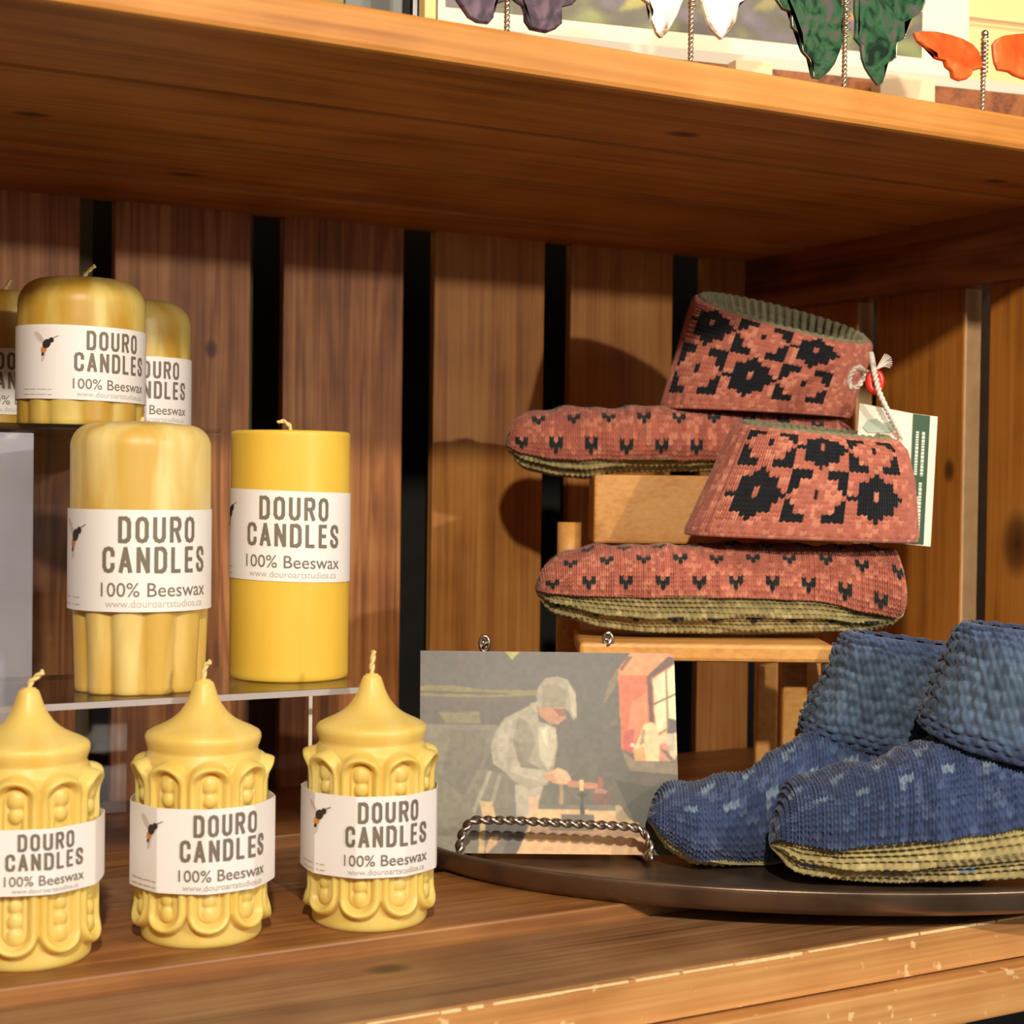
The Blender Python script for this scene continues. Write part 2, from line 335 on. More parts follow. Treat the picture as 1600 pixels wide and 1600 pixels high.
def stroke_quads(word, width, height, pitch_extra=.42, wd=.42):
    """flat quads of a word, centred on x, baseline 0"""
    sp = [({'L': .75, 'E': .75}.get(ch, .9)) for ch in word]; tot = sum(sp) + wd * len(word) + pitch_extra * (len(word) - 1)
    kx = width / tot; kz = height / (2 + wd * .6); out = []; x = -tot / 2 + wd / 2
    for ch, a in zip(word, sp):
        for st in STROKES[ch]:
            for k in range(len(st) - 1):
                p, q = np.array(st[k], float), np.array(st[k + 1], float); d = q - p; l = np.linalg.norm(d); d /= l
                vert = abs(d[1])
                wk = wd * (.5 if vert > .5 else .42); n = np.array([-d[1], d[0]]) * wk; e = d * wd * .30 if 0 < k or True else 0
                for seg in (0, 1):
                    m0 = p - e + (q - p + 2 * e) * seg / 2; m1 = p - e + (q - p + 2 * e) * (seg + 1) / 2
                    out.append([((x + c[0]) * kx, (c[1] + wd * .3) * kz) for c in (m0 + n, m0 - n, m1 - n, m1 + n)])
        x += a + wd + pitch_extra
    return out
_font_cache = {}
def font_tris(txt, width, bold=0.0):
    """flat triangles of a line of the built-in font, scaled to a width, centred, baseline 0"""
    key = (txt, bold)
    if key not in _font_cache:
        cu = bpy.data.curves.new('t', 'FONT'); cu.body = txt; cu.offset = bold; cu.resolution_u = 3; cu.align_x = 'CENTER'
        ob = bpy.data.objects.new('t', cu); COL.objects.link(ob); bpy.context.view_layer.update()
        me = ob.evaluated_get(bpy.context.evaluated_depsgraph_get()).to_mesh(); me.calc_loop_triangles()
        V = [v.co.copy() for v in me.vertices]; tr = [[(V[i].x, V[i].y) for i in t.vertices] for t in me.loop_triangles]
        xs = [v.x for v in V]; c = (min(xs) + max(xs)) / 2; wd = max(xs) - min(xs)
        _font_cache[key] = [[((x - c) / wd, y / wd) for x, y in t] for t in tr]
        bpy.data.objects.remove(ob); bpy.data.curves.remove(cu)
    return [[(x * width, y * width) for x, y in t] for t in _font_cache[key]]
M['paper'] = plain('white label paper', L(242, 238, 236), .6, Subsurface_Weight=.0)
M['ink'] = plain('grey brown print', L(120, 110, 96), .6)
M['ink_light'] = plain('pale grey print', L(190, 184, 176), .6)
M['bee_black'] = plain('bee print black', L(46, 36, 34), .6); M['bee_orange'] = plain('bee print orange', L(206, 130, 70), .6); M['bee_wing'] = plain('bee print wing', L(214, 196, 190), .6)

def label(parent, cx, cy, rad, z0, z1, ang, rfun=None, ts=1.0, tilt=0.0):
    """paper band round a candle; ang = where the words sit, radians right of the side facing the camera"""
    face = math.atan2(CAM[1] - cy, CAM[0] - cx); h = z1 - z0; mid = face + ang
    rf = rfun or (lambda t: rad)
    def pt(s, z, lift):   # s along the paper to the right, z up from label bottom
        t = mid + s / rad; r = rf(t) + lift * (2.6 if rfun and lift > 0 else 1)
        zz = z0 + z + tilt * math.cos(t - face - PI / 2)
        return (cx + r * math.cos(t), cy + r * math.sin(t), zz)
    n = 256; th = np.linspace(0, 2 * PI, n, endpoint=False); P = np.zeros((4, n, 3))
    for j, t in enumerate(th):
        s = (t - mid) * rad
        P[0, j] = pt(s, 0, 0); P[1, j] = pt(s, h, 0); P[2, j] = pt(s, h, -.0004); P[3, j] = pt(s, 0, -.0004)
    lb = grid('label', P, M['paper'], parent, closed_u=True, closed_v=True, smooth=False)
    lb['label'] = 'white paper band with grey lettering'
    def put(name, polys, mt, lift, off=(0, 0)):
        bm = bmesh.new()
        for k, pg in enumerate(polys):
            vs = [bm.verts.new(pt(x + off[0], y + off[1], lift)) for x, y in pg]
            try: bm.faces.new(vs)
            except ValueError: pass
        me = bpy.data.meshes.new(name); bm.to_mesh(me); bm.free(); return finish(name, me, mt, lb)
    put('title_print', [[(x, y + h * .680) for x, y in q] for q in stroke_quads('DOURO', h * .80 * ts, h * .25)] +
        [[(x, y + h * .385) for x, y in q] for q in stroke_quads('CANDLES', h * 1.12 * ts, h * .25)], M['ink'], .00025)
    put('subtitle_print', [[(x, y + h * .15) for x, y in q] for q in font_tris('100% Beeswax', h * 1.15 * ts, .002)], M['ink'], .00025)
    put('web_address_print', [[(x, y + h * .045) for x, y in q] for q in font_tris('www.douroartstudios.ca', h * 1.05)], M['ink_light'], .00025)
    # bumble bee
    def ell(x, y, a, b2, r, n=12):
        return [(x + a * math.cos(t) * math.cos(r) - b2 * math.sin(t) * math.sin(r), y + a * math.cos(t) * math.sin(r) + b2 * math.sin(t) * math.cos(r)) for t in np.linspace(0, 2 * PI, n, endpoint=False)]
    bx, by = -h * .94, h * .74
    k = h * .0165
    put('bee_wing_print', [ell(bx - 7 * k, by + 5 * k, 7 * k, 2.6 * k, -.75), ell(bx - 3 * k, by - 10 * k, 5 * k, 1.6 * k, 1.3)], M['bee_wing'], .0002)
    put('bee_body_print', [ell(bx + 4.2 * k, by + 3 * k, 2.3 * k, 2.2 * k, 0), ell(bx, by, 4.2 * k, 3.4 * k, .8), ell(bx - 3.6 * k, by - 8.6 * k, 1.6 * k, 1.2 * k, 1.1), ell(bx + 8 * k, by + 5.6 * k, 3 * k, .25 * k, .4)], M['bee_black'], .0003)
    put('bee_band_print', [ell(bx - 2.6 * k, by - 4.6 * k, 3.6 * k, 2.7 * k, 1.1)], M['bee_orange'], .00025)
    put('small_print', [[(-h * 1.36 + a * h, b_ * h), (-h * 1.36 + (a + wv) * h, b_ * h), (-h * 1.36 + (a + wv) * h, (b_ + .012) * h), (-h * 1.36 + a * h, (b_ + .012) * h)] for b_ in (.12, .05) for a, wv in ((0, .12), (.14, .1), (.26, .15), (.43, .07))], M['ink_light'], .0002)
    return lb

# ------------------------------------------------------------------ candles
M['wax_smooth'] = wax_mat('smooth yellow beeswax', L(232, 190, 62), L(240, 202, 84), bloom=.4)
M['wax_folded'] = wax_mat('mottled beeswax', L(214, 176, 84), L(234, 212, 140), bloom=1.0)
M['wax_dull'] = wax_mat('dull greenish beeswax', L(196, 156, 58), L(220, 198, 112), bloom=1.0)
M['wax_pale'] = wax_mat('pale cast beeswax', L(228, 196, 98), L(236, 212, 132), sss=.6, bloom=.5)
M['wick'] = plain('waxed cotton wick', L(232, 208, 140), .7, bump=.8, nscale=600)

def wick(parent, base, pts, r=.0013):
    base = np.array(base, float); P = base + np.array([CR * a * 1 + np.array([0, 0, 1]) * b_ for a, b_ in pts])
    P = resample(P, 24, 3); T, N, B = frames(P); bm = bmesh.new(); ph = np.linspace(0, 9, 24)
    for k in range(2):
        c = P + (N * np.cos(ph + k * PI)[:, None] + B * np.sin(ph + k * PI)[:, None]) * r * .45
        bm_grid(bm, tube_pts(c, r * .72, 8))
    return from_bm('wick', bm, M['wick'], parent, True)

def pillar(cx, cy, z0, R, Hh, mat, lab, flute=0.0, flute_top=.4, shoulder=.008, taper=1.0, seed=0, lz=(.35, .7), ang=0.0, wk=None, dome=.0, group=None, dent=.0, tilt=0.0, n_fl=9):
    t = thing('pillar_candle', (cx, cy, z0), lab, 'candle', group)
    rs = np.random.RandomState(seed); nth = 160
    th = np.linspace(0, 2 * PI, nth, endpoint=False)
    prof = [(0.0, 0.0), (R * .5, 0), (R * .97, 0.0), (R, .0012)]
    for z in np.linspace(.004, Hh - shoulder, 60): prof.append((R, z))
    for a in np.linspace(0, PI / 2, 14)[1:]: prof.append((R - shoulder + shoulder * math.cos(a), Hh - shoulder + shoulder * math.sin(a)))
    for k in np.linspace(0, 1, 8)[1:]: prof.append(((R - shoulder) * (1 - k), Hh + dome * math.sin(k * PI / 2)))
    P = np.zeros((len(prof), nth, 3)); ph = rs.rand(6) * 6.28
    for i, (r, z) in enumerate(prof):
        f = z / Hh; tp = taper + (1 - taper) * min(1, f / .55) if taper < 1 else 1.0
        am = flute * max(0.0, 1 - max(0, f - flute_top * .4) / flute_top) + flute * .12
        wob = np.abs(np.sin(th * n_fl / 2 + ph[0] + .35 * np.sin(th * 2 + ph[1]))) ** .7
        wav = .3 * np.sin(3 * th + ph[2] + f * 1.5) + .3 * np.sin(5 * th + ph[3] - f * 2)
        rr = r * tp * (1 - am * (1 - wob) + dent * wav * (r / R))
        P[i, :, 0] = cx + rr * np.cos(th); P[i, :, 1] = cy + rr * np.sin(th); P[i, :, 2] = z0 + z
    grid('wax_body', P, mat, t, closed_v=True)
    if wk: wick(t, (cx, cy, z0 + Hh + dome - .001), wk)
    label(t, cx, cy, R * 1.004 + .0004 + dent * R * .5, z0 + lz[0], z0 + lz[1], ang, tilt=tilt)
    return t

# smooth cylinder on the lower tier
c_ = on(451, 1056, 2, ZL); k_ = float((c_ - CAM) @ CF) / 1.073
pillar(c_[0], c_[1], ZL, .0380 * k_, .1575 * k_, M['wax_smooth'], 'smooth bright yellow cylinder candle at the right end of the lower acrylic tier', shoulder=.0025, lz=(.063 * k_, .1195 * k_), ang=.07,
       wk=[(0, 0), (-.001, .005), (-.005, .008), (-.009, .007)], group='beeswax candles on the riser', tilt=-.0012)
# large fluted one beside it
c_ = on(217, 1075, 2, ZL); k_ = float((c_ - CAM) @ CF) / 1.0012
pillar(c_[0], c_[1], ZL, .0415 * k_, .1585 * k_, M['wax_folded'], 'tall thick fluted candle on the lower acrylic tier, left of the smooth cylinder', flute=.10, flute_top=.45, shoulder=.014, taper=.93, seed=3, lz=(.049 * k_, .108 * k_), ang=.26,
       group='beeswax candles on the riser', dome=.002, dent=.012, wk=[(0, 0), (.001, .003)], n_fl=11)
# three on the upper tier
A = at(126, 668, 1.14)
pillar(A[0], A[1], ZU, .0425, .1000, M['wax_dull'], 'front fluted candle of three on the upper tier, bee shown whole on its label', flute=.05, flute_top=.5, shoulder=.018, seed=5, lz=(.0165, .0655), ang=.53,
       group='beeswax candles on the riser', dome=.002, dent=.012, wk=[(0, 0), (.004, .005), (.009, .009)], n_fl=12, tilt=-.001)
A = at(208, 672, 1.235)
pillar(A[0], A[1], ZU, .0415, .0955, M['wax_dull'], 'rear fluted candle on the upper tier, half hidden at the right of the front one', flute=.05, flute_top=.5, shoulder=.018, seed=6, lz=(.004, .053), ang=.40,
       group='beeswax candles on the riser', dome=.002, dent=.012, n_fl=12)
A = at(3, 672, 1.27)
pillar(A[0], A[1], ZU, .0425, .1050, M['wax_dull'], 'rear fluted candle on the upper tier cut by the left edge of the photo', flute=.05, flute_top=.5, shoulder=.018, seed=8, lz=(.011, .060), ang=.34,
       group='beeswax candles on the riser', dome=.002, dent=.012, n_fl=12, wk=[(0, 0), (.003, .004), (.006, .009)])

# cast ornamental candles on the plank
def cast_body():
    nth, nz = 540, 260; th = np.linspace(0, 2 * PI, nth, endpoint=False)
    zc, zt = .1155, .150
    zz = np.concatenate([[0, 0], np.linspace(0, .1205, nz), np.linspace(.1212, zt, 50)])
    key_z = [0, .0015, .004, .009, .104, .1095, .1125, .116, .1185, .1205, .1225, .1260, .1300, .1350, .140, .1455, .1485, .1497, .150]
    key_r = [.0335, .0348, .0350, .0345, .0342, .0315, .0328, .0338, .0334, .0312, .0262, .0192, .0143, .0106, .0082, .0064, .0052, .0035, .0]
    base = np.interp(zz, key_z, key_r); base[0] = 0
    k = np.ones(5) / 5; base[4:-2] = np.convolve(np.pad(base, 2, mode='edge'), k, 'valid')[4:-2]
    n_p = 9; pw = 2 * PI / n_p
    T, Z = np.meshgrid((th + pw / 2) % pw - pw / 2, zz)     # angle within a panel
    x = T * .036; top, bot = .1055, .0085
    hw = pw * .036 / 2
    # stadium-shaped frame
    def stadium(x, z, hw_, zt_, zb_):
        zc_ = np.clip(z, zb_ + hw_, zt_ - hw_); return np.hypot(x, z - zc_) - hw_
    d = stadium(x, Z, hw * .97, top, bot)
    bump = lambda q, w_: np.clip(1 - (q / w_) ** 2, 0, 1) ** .6
    g = .0046 * bump(d + .0023, .0029)
    d2 = stadium(x, Z, hw * .50, top - .0065, bot + .0065)
    g = np.maximum(g, .0022 * bump(d2 + .0010, .0016))
    # row of beads down the middle
    inside = np.zeros_like(g)
    for zb, rb, hb in [(.0935, .0050, .0040), (.0850, .0042, .0034), (.028, .0044, .0034), (.0200, .0046, .0038), (.036, .0038, .0030)] + [(q, .0040, .004) for q in (.045, .053, .061, .069)]:
        inside = np.maximum(inside, hb * np.sqrt(np.clip(1 - (x ** 2 + ((Z - zb) * .85) ** 2) / rb ** 2, 0, 1)))
    g = np.maximum(g, inside)
    # leaf-like lumps between the arches, top and bottom
    fr_ = (d > -.0052)
    g = g + np.where(fr_, g * (.65 * np.exp(-((Z - top + .004) / .006) ** 2) + .35 * np.exp(-((Z - bot - .004) / .006) ** 2)), 0)
    # faint ribs in the gaps between the arches
    T2 = (th % pw) - pw / 2; X2 = np.meshgrid(T2, zz)[0] * .036
    g = np.maximum(g, .0016 * np.clip(1 - (np.abs(X2) / .0014) ** 2, 0, 1) * np.clip((top - .012 - Z) / .003, 0, 1) * np.clip((Z - bot - .012) / .003, 0, 1))
    g *= np.clip((Z - .003) / .004, 0, 1) * np.clip((.1110 - Z) / .002, 0, 1)
    g = (g + np.roll(g, 1, 1) + np.roll(g, -1, 1)) / 3
    g[1:-1] = (g[:-2] + 2 * g[1:-1] + g[2:]) / 4
    r = base[:, None] + g; r[0] = 0
    P = np.stack([r * np.cos(th), r * np.sin(th), Z], -1)
    return P
CASTP = cast_body()
def poly_r(n, R, ph):   # creased paper wrapped over the ridges
    pw = 2 * PI / n
    def f(t):
        a = (t + ph) % pw - pw / 2; q = R * math.cos(pw / 2) / math.cos(a)
        return q * .6 + R * .4
    return f
cast_mesh = None
def cast(cx, cy, lab, ang, rot, wk, z0l, z1l, ph, ts=1.0):
    global cast_mesh
    t = thing('ornamental_candle', (cx, cy, 0), lab, 'candle', 'ornamental candles on the plank')
    if cast_mesh is None:
        P = CASTP.copy(); P[..., 0] += cx; P[..., 1] += cy
        b_ = grid('wax_body', P, M['wax_pale'], t, closed_v=True); cast_mesh = b_.data
        cast.off = b_.location.copy()
    else:
        b_ = bpy.data.objects.new('wax_body', cast_mesh); link(b_, t); b_.location = cast.off
    b_.rotation_euler[2] = rot
    wick(t, (cx, cy, .148), wk, .0016)
    label(t, cx, cy, .0418, z0l, z1l, ang, rfun=poly_r(9, .0424, ph), ts=ts)
    return t
cast(-.8293, -.4189, 'cast candle with arched relief, leftmost of three on the plank, cut by the photo edge', .25, .1, [(0, 0), (.001, .005), (.006, .009), (.008, .0105)], .0430, .0785, .1, 1.1)
cast(-.7283, -.4202, 'cast candle with arched relief, middle one of three on the plank', .34, .30, [(0, 0), (0, .006), (.001, .010), (.004, .012)], .033, .081, .45)
cast(-.6262, -.4334, 'cast candle with arched relief, rightmost of three on the plank beside the picture card', .29, .62, [(0, 0), (0, .008), (.001, .0155)], .034, .082, .8)

# ------------------------------------------------------------------ knitting
def ramp01(x): return np.clip(x, 0, 1)
def stock(a, b_):
    """smooth knit: columns of V stitches"""
    fa = a % 1; leg = np.abs(np.sin(2 * PI * fa)); ph = (b_ - .55 * np.abs(fa - .5) * 2) % 1
    return leg ** .8 * (.30 + .70 * np.sin(PI * ph) ** .8)
def garter(a, b_):
    r = np.floor(b_); fb = b_ % 1
    return np.sin(PI * fb) ** .8 * (.2 + .8 * np.abs(np.sin(PI * (a + .5 * (r % 2) + .2 * hashn(r, 3)))))
def ribk(a, b_, wdt=2.0):
    return .65 * (.5 + .5 * np.cos(2 * PI * a / wdt)) + .35 * stock(a, b_)
def seed_st(a, b_):
    b_ = b_ + .18 * np.sin(a * 1.7 + b_ * .9); a = a + .15 * np.sin(b_ * 1.3 + a * .7); r = np.floor(b_); fb = b_ % 1
    return np.sin(PI * fb) ** .7 * np.abs(np.sin(PI * (a + .5 * (r % 2)) / 1)) ** .7
def hashn(i, j, k=0):
    q = np.sin(i * 127.1 + j * 311.7 + k * 74.7) * 43758.5453; return q - np.floor(q)
def displace(P, h, closed_v):
    du = np.gradient(P, axis=0)
    if closed_v: dv = (np.roll(P, -1, 1) - np.roll(P, 1, 1))
    else: dv = np.gradient(P, axis=1)
    n = np.cross(dv, du); n /= np.linalg.norm(n, axis=-1, keepdims=True) + 1e-12
    return P, n, P + n * h[..., None]
FWD = np.array([CF[0], CF[1], 0]); FWD /= np.linalg.norm(FWD); UP = np.array([0, 0, 1.0])
def interp(xs, ks):
    ks = np.array(ks, float); y = np.interp(xs, ks[:, 0], ks[:, 1])
    n = max(3, len(xs) // 22) | 1; k = np.hanning(n + 2)[1:-1]; k /= k.sum()
    return np.convolve(np.pad(y, n // 2, mode='edge'), k, 'valid')
def yarn(base, i, j, amp=.12, k=0, fleck=None):
    base = np.asarray(base); v = 1 + amp * (hashn(i, j, k) * 2 - 1)
    c = base * v[..., None]
    if fleck is not None:
        m_ = (hashn(i, j, k + 9) > .8)[..., None]; c = np.where(m_, c * .5 + np.asarray(fleck) * .5, c)
    return c
M['knit'] = attr_mat('knitted wool', .95, .25)

def foot(name_parent, Z, top, bot, bound, depth, cols, st, seedk, hearts, dirn=1, zoff=None, lumps=0.0, sole_rows=(6, 9), sole_hearts=None, n_exp=2.3, relief=.75):
    """slipper foot from toe (small u) to heel: side outline in the photo's units at distance Z, real depth in metres"""
    c_up, c_fl, c_pat, c_sole, c_sfl = cols; sw, sh = st   # stitch width / height, metres
    u0, u1 = top[0][0], top[-1][0]; px = F_PX / Z; length = (u1 - u0) / px
    nu = int(length / sw * 8)
    t = np.linspace(0, 1, nu); tt = .5 - .5 * np.cos(PI * t); tt = .5 * tt + .5 * t
    us = u0 + (u1 - u0) * tt
    vt, vb, vm = interp(us, top), interp(us, bot), interp(us, bound)
    dp = interp(us, depth); zz = Z + (interp(us, zoff) if zoff else 0 * us)
    vm = 745 + (vm - 745) * (1 - .9 * dp / Z); vb = 745 + (vb - 745) * (1 - .35 * dp / Z)
    # round off the ends
    e = np.clip((us - u0) / ((u1 - u0) * .05), 0, 1); e2 = np.clip((u1 - us) / ((u1 - u0) * .035), 0, 1)
    rnd = np.sqrt(np.clip(1 - (1 - e) ** 2, 0, 1)) * np.sqrt(np.clip(1 - (1 - e2) ** 2, 0, 1))
    ctr = np.array([CAM + (CF + CR * (u - 800) / F_PX - CU * ((a + b_) / 2 - 800) / F_PX) * z for u, a, b_, z in zip(us, vt, vb, zz)])
    hh = (vb - vt) / 2 * zz / F_PX * rnd; ww = dp * rnd
    fb = ((vm - vt) / (vb - vt) * 2 - 1)   # -1 top .. 1 bottom
    fb = np.clip(fb, -.9, .93)
    sb = np.arcsin(np.sign(fb) * np.abs(fb) ** (n_exp / 2))   # angle below horizontal where the sole starts
    def surf(a0, a1, nv):
        k = np.linspace(0, 1, nv); ph = a0[:, None] + (a1 - a0)[:, None] * k[None, :]
        cy_ = np.sign(np.cos(ph)) * np.abs(np.cos(ph)) ** (2 / n_exp); cz = np.sign(np.sin(ph)) * np.abs(np.sin(ph)) ** (2 / n_exp)
        return ctr[:, None, :] - FWD * (ww[:, None] * cy_)[..., None] + UP * (hh[:, None] * cz)[..., None], k
    # upper: from front boundary (ph = -sb) over the top (PI/2) to back boundary
    girth = float(np.median(PI * np.sqrt((hh ** 2 + ww ** 2) / 2))) * 1.1
    rows = int(girth / sh); nv = rows * 5
    P, k = surf(-sb, PI + sb, nv)
    A = (us[:, None] - u0) / px / sw + 0 * k[None, :]; B = k[None, :] * rows + 0 * A
    if lumps:
        lz = lumps * (np.sin(A * .31 + seedk) * np.sin(B * .35 + A * .12) + .6 * np.sin(A * .83 + 2 + seedk) * np.sin(B * .22 + 1))
    else: lz = 0
    # columns of stitches run round the foot
    h = stock(A, B) * sw * relief * (.8 + .4 * hashn(np.floor(A), np.floor(B))) + lz
    env = np.clip(rnd, .0, 1)[:, None]
    _, n_, Q = displace(P, h * env, False)
    i, j = np.floor(A), np.floor(B - .9 * np.abs(A % 1 - .5)); col = yarn(c_up, i, j, .13, seedk, c_fl)
    col = np.where(((hashn(i, j, 3) > .0) & hearts(i, j, A, B, rows))[..., None], yarn(c_pat, i, j, .2, 4), col)
    up = grid('upper', Q, M['knit'], name_parent, col)
    # sole: two soft rolls
    rws = int(sum(sole_rows) * 2.3); nv2 = rws * 5
    P, k = surf(PI + sb - .04, 2 * PI - sb + .04, nv2)
    A = (us[:, None] - u0) / px / sw + 0 * k[None, :]; B = k[None, :] * rws + 0 * A
    q = np.minimum(k, 1 - k) * 2      # 0 at the seams, 1 underneath
    wv = q[None, :] + .035 * np.sin(A * .13 + seedk) + .02 * np.sin(A * .31); roll = 0
    for q0, q1, am in ((-.02, .31, .0052), (.31, .62, .0045), (.62, 1.1, .003)):
        roll = roll + np.where((wv >= q0) & (wv < q1), am * np.abs(np.sin(PI * np.clip((wv - q0) / (q1 - q0), 0, 1))) ** .55, 0)
    h = garter(A * .8, B) * sw * .8 + roll
    _, n_, Q = displace(P, h * env, False)
    i, j = np.floor(A * .8), np.floor(B); col = yarn(c_sole, i, j, .2, seedk + 1, c_sfl)
    if sole_hearts is not None: col = np.where(sole_hearts(i, j, A, B, rws)[..., None], yarn(c_pat, i, j, .2, 4), col)
    so = grid('sole', Q, M['knit'], name_parent, col); so['label'] = 'olive garter-knit sole'
    return up

def cuff(parent, Z, rings, st, mode, colf, thick=.004, lining=None, n_exp=2.0, rows=None, name='cuff', wob=0.0, lin_rows=10, lin_label=None, disp=.45):
    """folded cuff: rings bottom -> top as (uL, vL, uR, vR, half depth m, tilt m (near edge down), dz)"""
    sw, sh = st; R_ = np.array(rings, float); px = F_PX / Z
    hgt = np.hypot(R_[-1, 0] - R_[0, 0], R_[-1, 1] - R_[0, 1]) / px
    rows = rows or int(hgt / sh); nu = rows * 5 + 1
    k = np.linspace(0, 1, nu); kk = np.linspace(0, 1, len(R_)); RR = np.stack([interp(k, np.stack([kk, R_[:, c]], 1)) for c in range(R_.shape[1])], 1)
    circ_ = 2 * ((R_[:, 2] - R_[:, 0]).mean() / px) * 1.15; ncol = int(circ_ / sw / 2) * 2; nv = ncol * 8 if mode != 'seed' else ncol * 9
    th = np.linspace(0, 2 * PI, nv, endpoint=False)
    P = np.zeros((nu, nv, 3))
    for i in range(nu):
        a = at(RR[i, 0], RR[i, 1], Z + RR[i, 6]); b_ = at(RR[i, 2], RR[i, 3], Z + RR[i, 6]); c = (a + b_) / 2; hx = (b_ - a) / 2
        cx_ = np.sign(np.cos(th)) * np.abs(np.cos(th)) ** (2 / n_exp); sy_ = np.sign(np.sin(th)) * np.abs(np.sin(th)) ** (2 / n_exp)
        # th = 0 at the left, PI/2 near the camera
        P[i] = c - hx * cx_[:, None] - (FWD * RR[i, 4] + UP * RR[i, 5]) * sy_[:, None]
        e = min(1, min(k[i] * hgt, (1 - k[i]) * hgt) / .004)
        P[i] -= (1 - math.sqrt(max(0, 1 - (1 - e) ** 2))) * thick * .8 * (-np.outer(cx_, hx / np.linalg.norm(hx)) - np.outer(sy_, FWD))
    # stitches counted by arc length round the ring
    mid = P[nu // 2]; ds = np.linalg.norm(np.diff(np.vstack([mid, mid[:1]]), axis=0), axis=1); s = np.r_[0, np.cumsum(ds)][:-1] / ds.sum() * ncol
    A = s[None, :] + 0 * k[:, None]; B = k[:, None] * rows + 0 * A
    h, col = colf(A, B, rows, ncol, th)
    h = h * np.clip(np.minimum(k, 1 - k) * hgt / .006, .25, 1)[:, None]
    if wob: h = h + wob * np.sin(A * .45 + B * .2) * np.sin(B * .5) / max(disp * sw, 1e-6)
    _, n_, Q = displace(P, -h * disp * sw, True)
    if ((Q - P.mean((0, 1))) * (Q - P)).sum() < 0: _, n_, Q = displace(P, h * disp * sw, True)
    cf = grid(name, Q, M['knit'], parent, col, closed_v=True)
    # turned edge and lining going down inside
    if lining is not None:
        nl = lin_rows * 5; kl = np.linspace(0, 1, nl); top = P[-1]; c = top.mean(0)
        nrm = (top - c); Pl = np.zeros((nl, nv, 3)); 
        for i in range(nl):
            f = kl[i]; inn = 1 - .03 * min(1, f * 10) - .15 * f
            lift = .004 * math.sin(min(1, f * 5) * PI) if f < .2 else 0
            Pl[i] = c + nrm * inn + UP * (lift - f * lin_rows * sh * 1.0)
        A = s[None, :] + 0 * kl[:, None]; B = kl[:, None] * lin_rows + 0 * A
        h = ribk(A, B, 2.0); i_, j_ = np.floor(A), np.floor(B)
        _, n_, Ql = displace(Pl, h * sw * 1.2 * np.clip(kl * 6, .2, 1)[:, None], True)
        if ((Ql - Pl) * (Pl.mean((0, 1)) - Pl)).sum() < 0: _, n_, Ql = displace(Pl, -h * sw * 1.2 * np.clip(kl * 6, .2, 1)[:, None], True)
        lo = grid('lining', Ql, M['knit'], parent, yarn(lining, i_, j_, .15, 5) , closed_v=True)
        if lin_label: lo['label'] = lin_label
    return cf

PINK = srgb((172, 100, 82)); PINKF = srgb((216, 150, 120)); BLK = srgb((22, 24, 28)); TEAL = srgb((34, 40, 40)); OLV = srgb((144, 132, 88)); OLVF = srgb((188, 176, 126)); GRO = srgb((124, 120, 92))
BLU = srgb((60, 75, 112)); BLUF = srgb((96, 112, 146)); LBL = srgb((120, 140, 160)); OL2 = srgb((166, 152, 102)); OL2F = srgb((206, 192, 142))

def pink_hearts(i, j, A, B, rows):
    band = np.floor(j / 6); jj = j % 6; ii = (i + 4 * (band % 2)) % 8
    # heart, point towards the sole on the front half; front side runs up from row 0
    m_ = ((jj == 3) & ((ii == 2) | (ii == 4))) | ((jj == 2) & (ii >= 2) & (ii <= 4)) | ((jj == 1) & (ii == 3)) | ((jj == 2) & (ii == 3))
    return m_ & (j > 0) & (j < rows - 2)
def sole_marks(i, j, A, B, rows):
    # front side of the sole is the far end of the sweep
    jj = rows - 1 - j; ii = i % 7
    return ((jj == 4) & (ii >= 2) & (ii <= 4)) | ((jj == 5) & (ii == 3))
def pink_cuff(flip=0, c0=0):
    def f(A, B, rows, ncol, th):
        i, j = np.floor(A), np.floor(B - .9 * np.abs(A % 1 - .5))
        # motif field on the near side, ribbing elsewhere
        w_ = 11; n0 = np.floor(ncol * .25 - 17 + c0); x = i - n0; y = j - 4
        inside = (x >= 0) & (x < 3 * w_) & (y >= 0) & (y < 2 * w_ ) & (th[None, :] < PI)
        cx_ = np.floor(x / w_); cy_ = np.floor(y / w_); dx = x - cx_ * w_ - 5; dy = y - cy_ * w_ - 5
        ad, bd = np.abs(dx), np.abs(dy)
        flower = ((ad + bd <= 5) | ((ad <= 3) & (bd <= 3))) & ~((ad == 5) & (bd == 0) & False) | ((ad == 3) & (bd == 3))
        flower &= ~((ad == 4) & (bd == 1) & (dx < 0))
        ctr = (ad <= 0) & (bd <= 0) | ((dx == 0) & (dy == 1))
        isb = ((cx_ + cy_ + flip) % 2) == 0
        blk_b = flower & ~ctr
        corner = (ad + bd >= 6) & ~((ad == 3) & (bd == 3)) & ~((bd == 5) & (ad == 1))
        blk_p = corner | ctr
        blk = np.where(isb, blk_b, blk_p) & inside
        h = np.where(inside, stock(A, B), ribk(A, B, 2.0))
        edge = (j < 1); h = np.where(edge, garter(A, B * 1.0), h)
        col = yarn(PINK, i, j, .13, 21, PINKF)
        col = np.where(blk[..., None], yarn(BLK, i, j, .2, 2), col)
        return h, col
    return f
CP = (PINK, PINKF, TEAL, OLV, OLVF)
sA = on(1060, 1000, 2, .13)
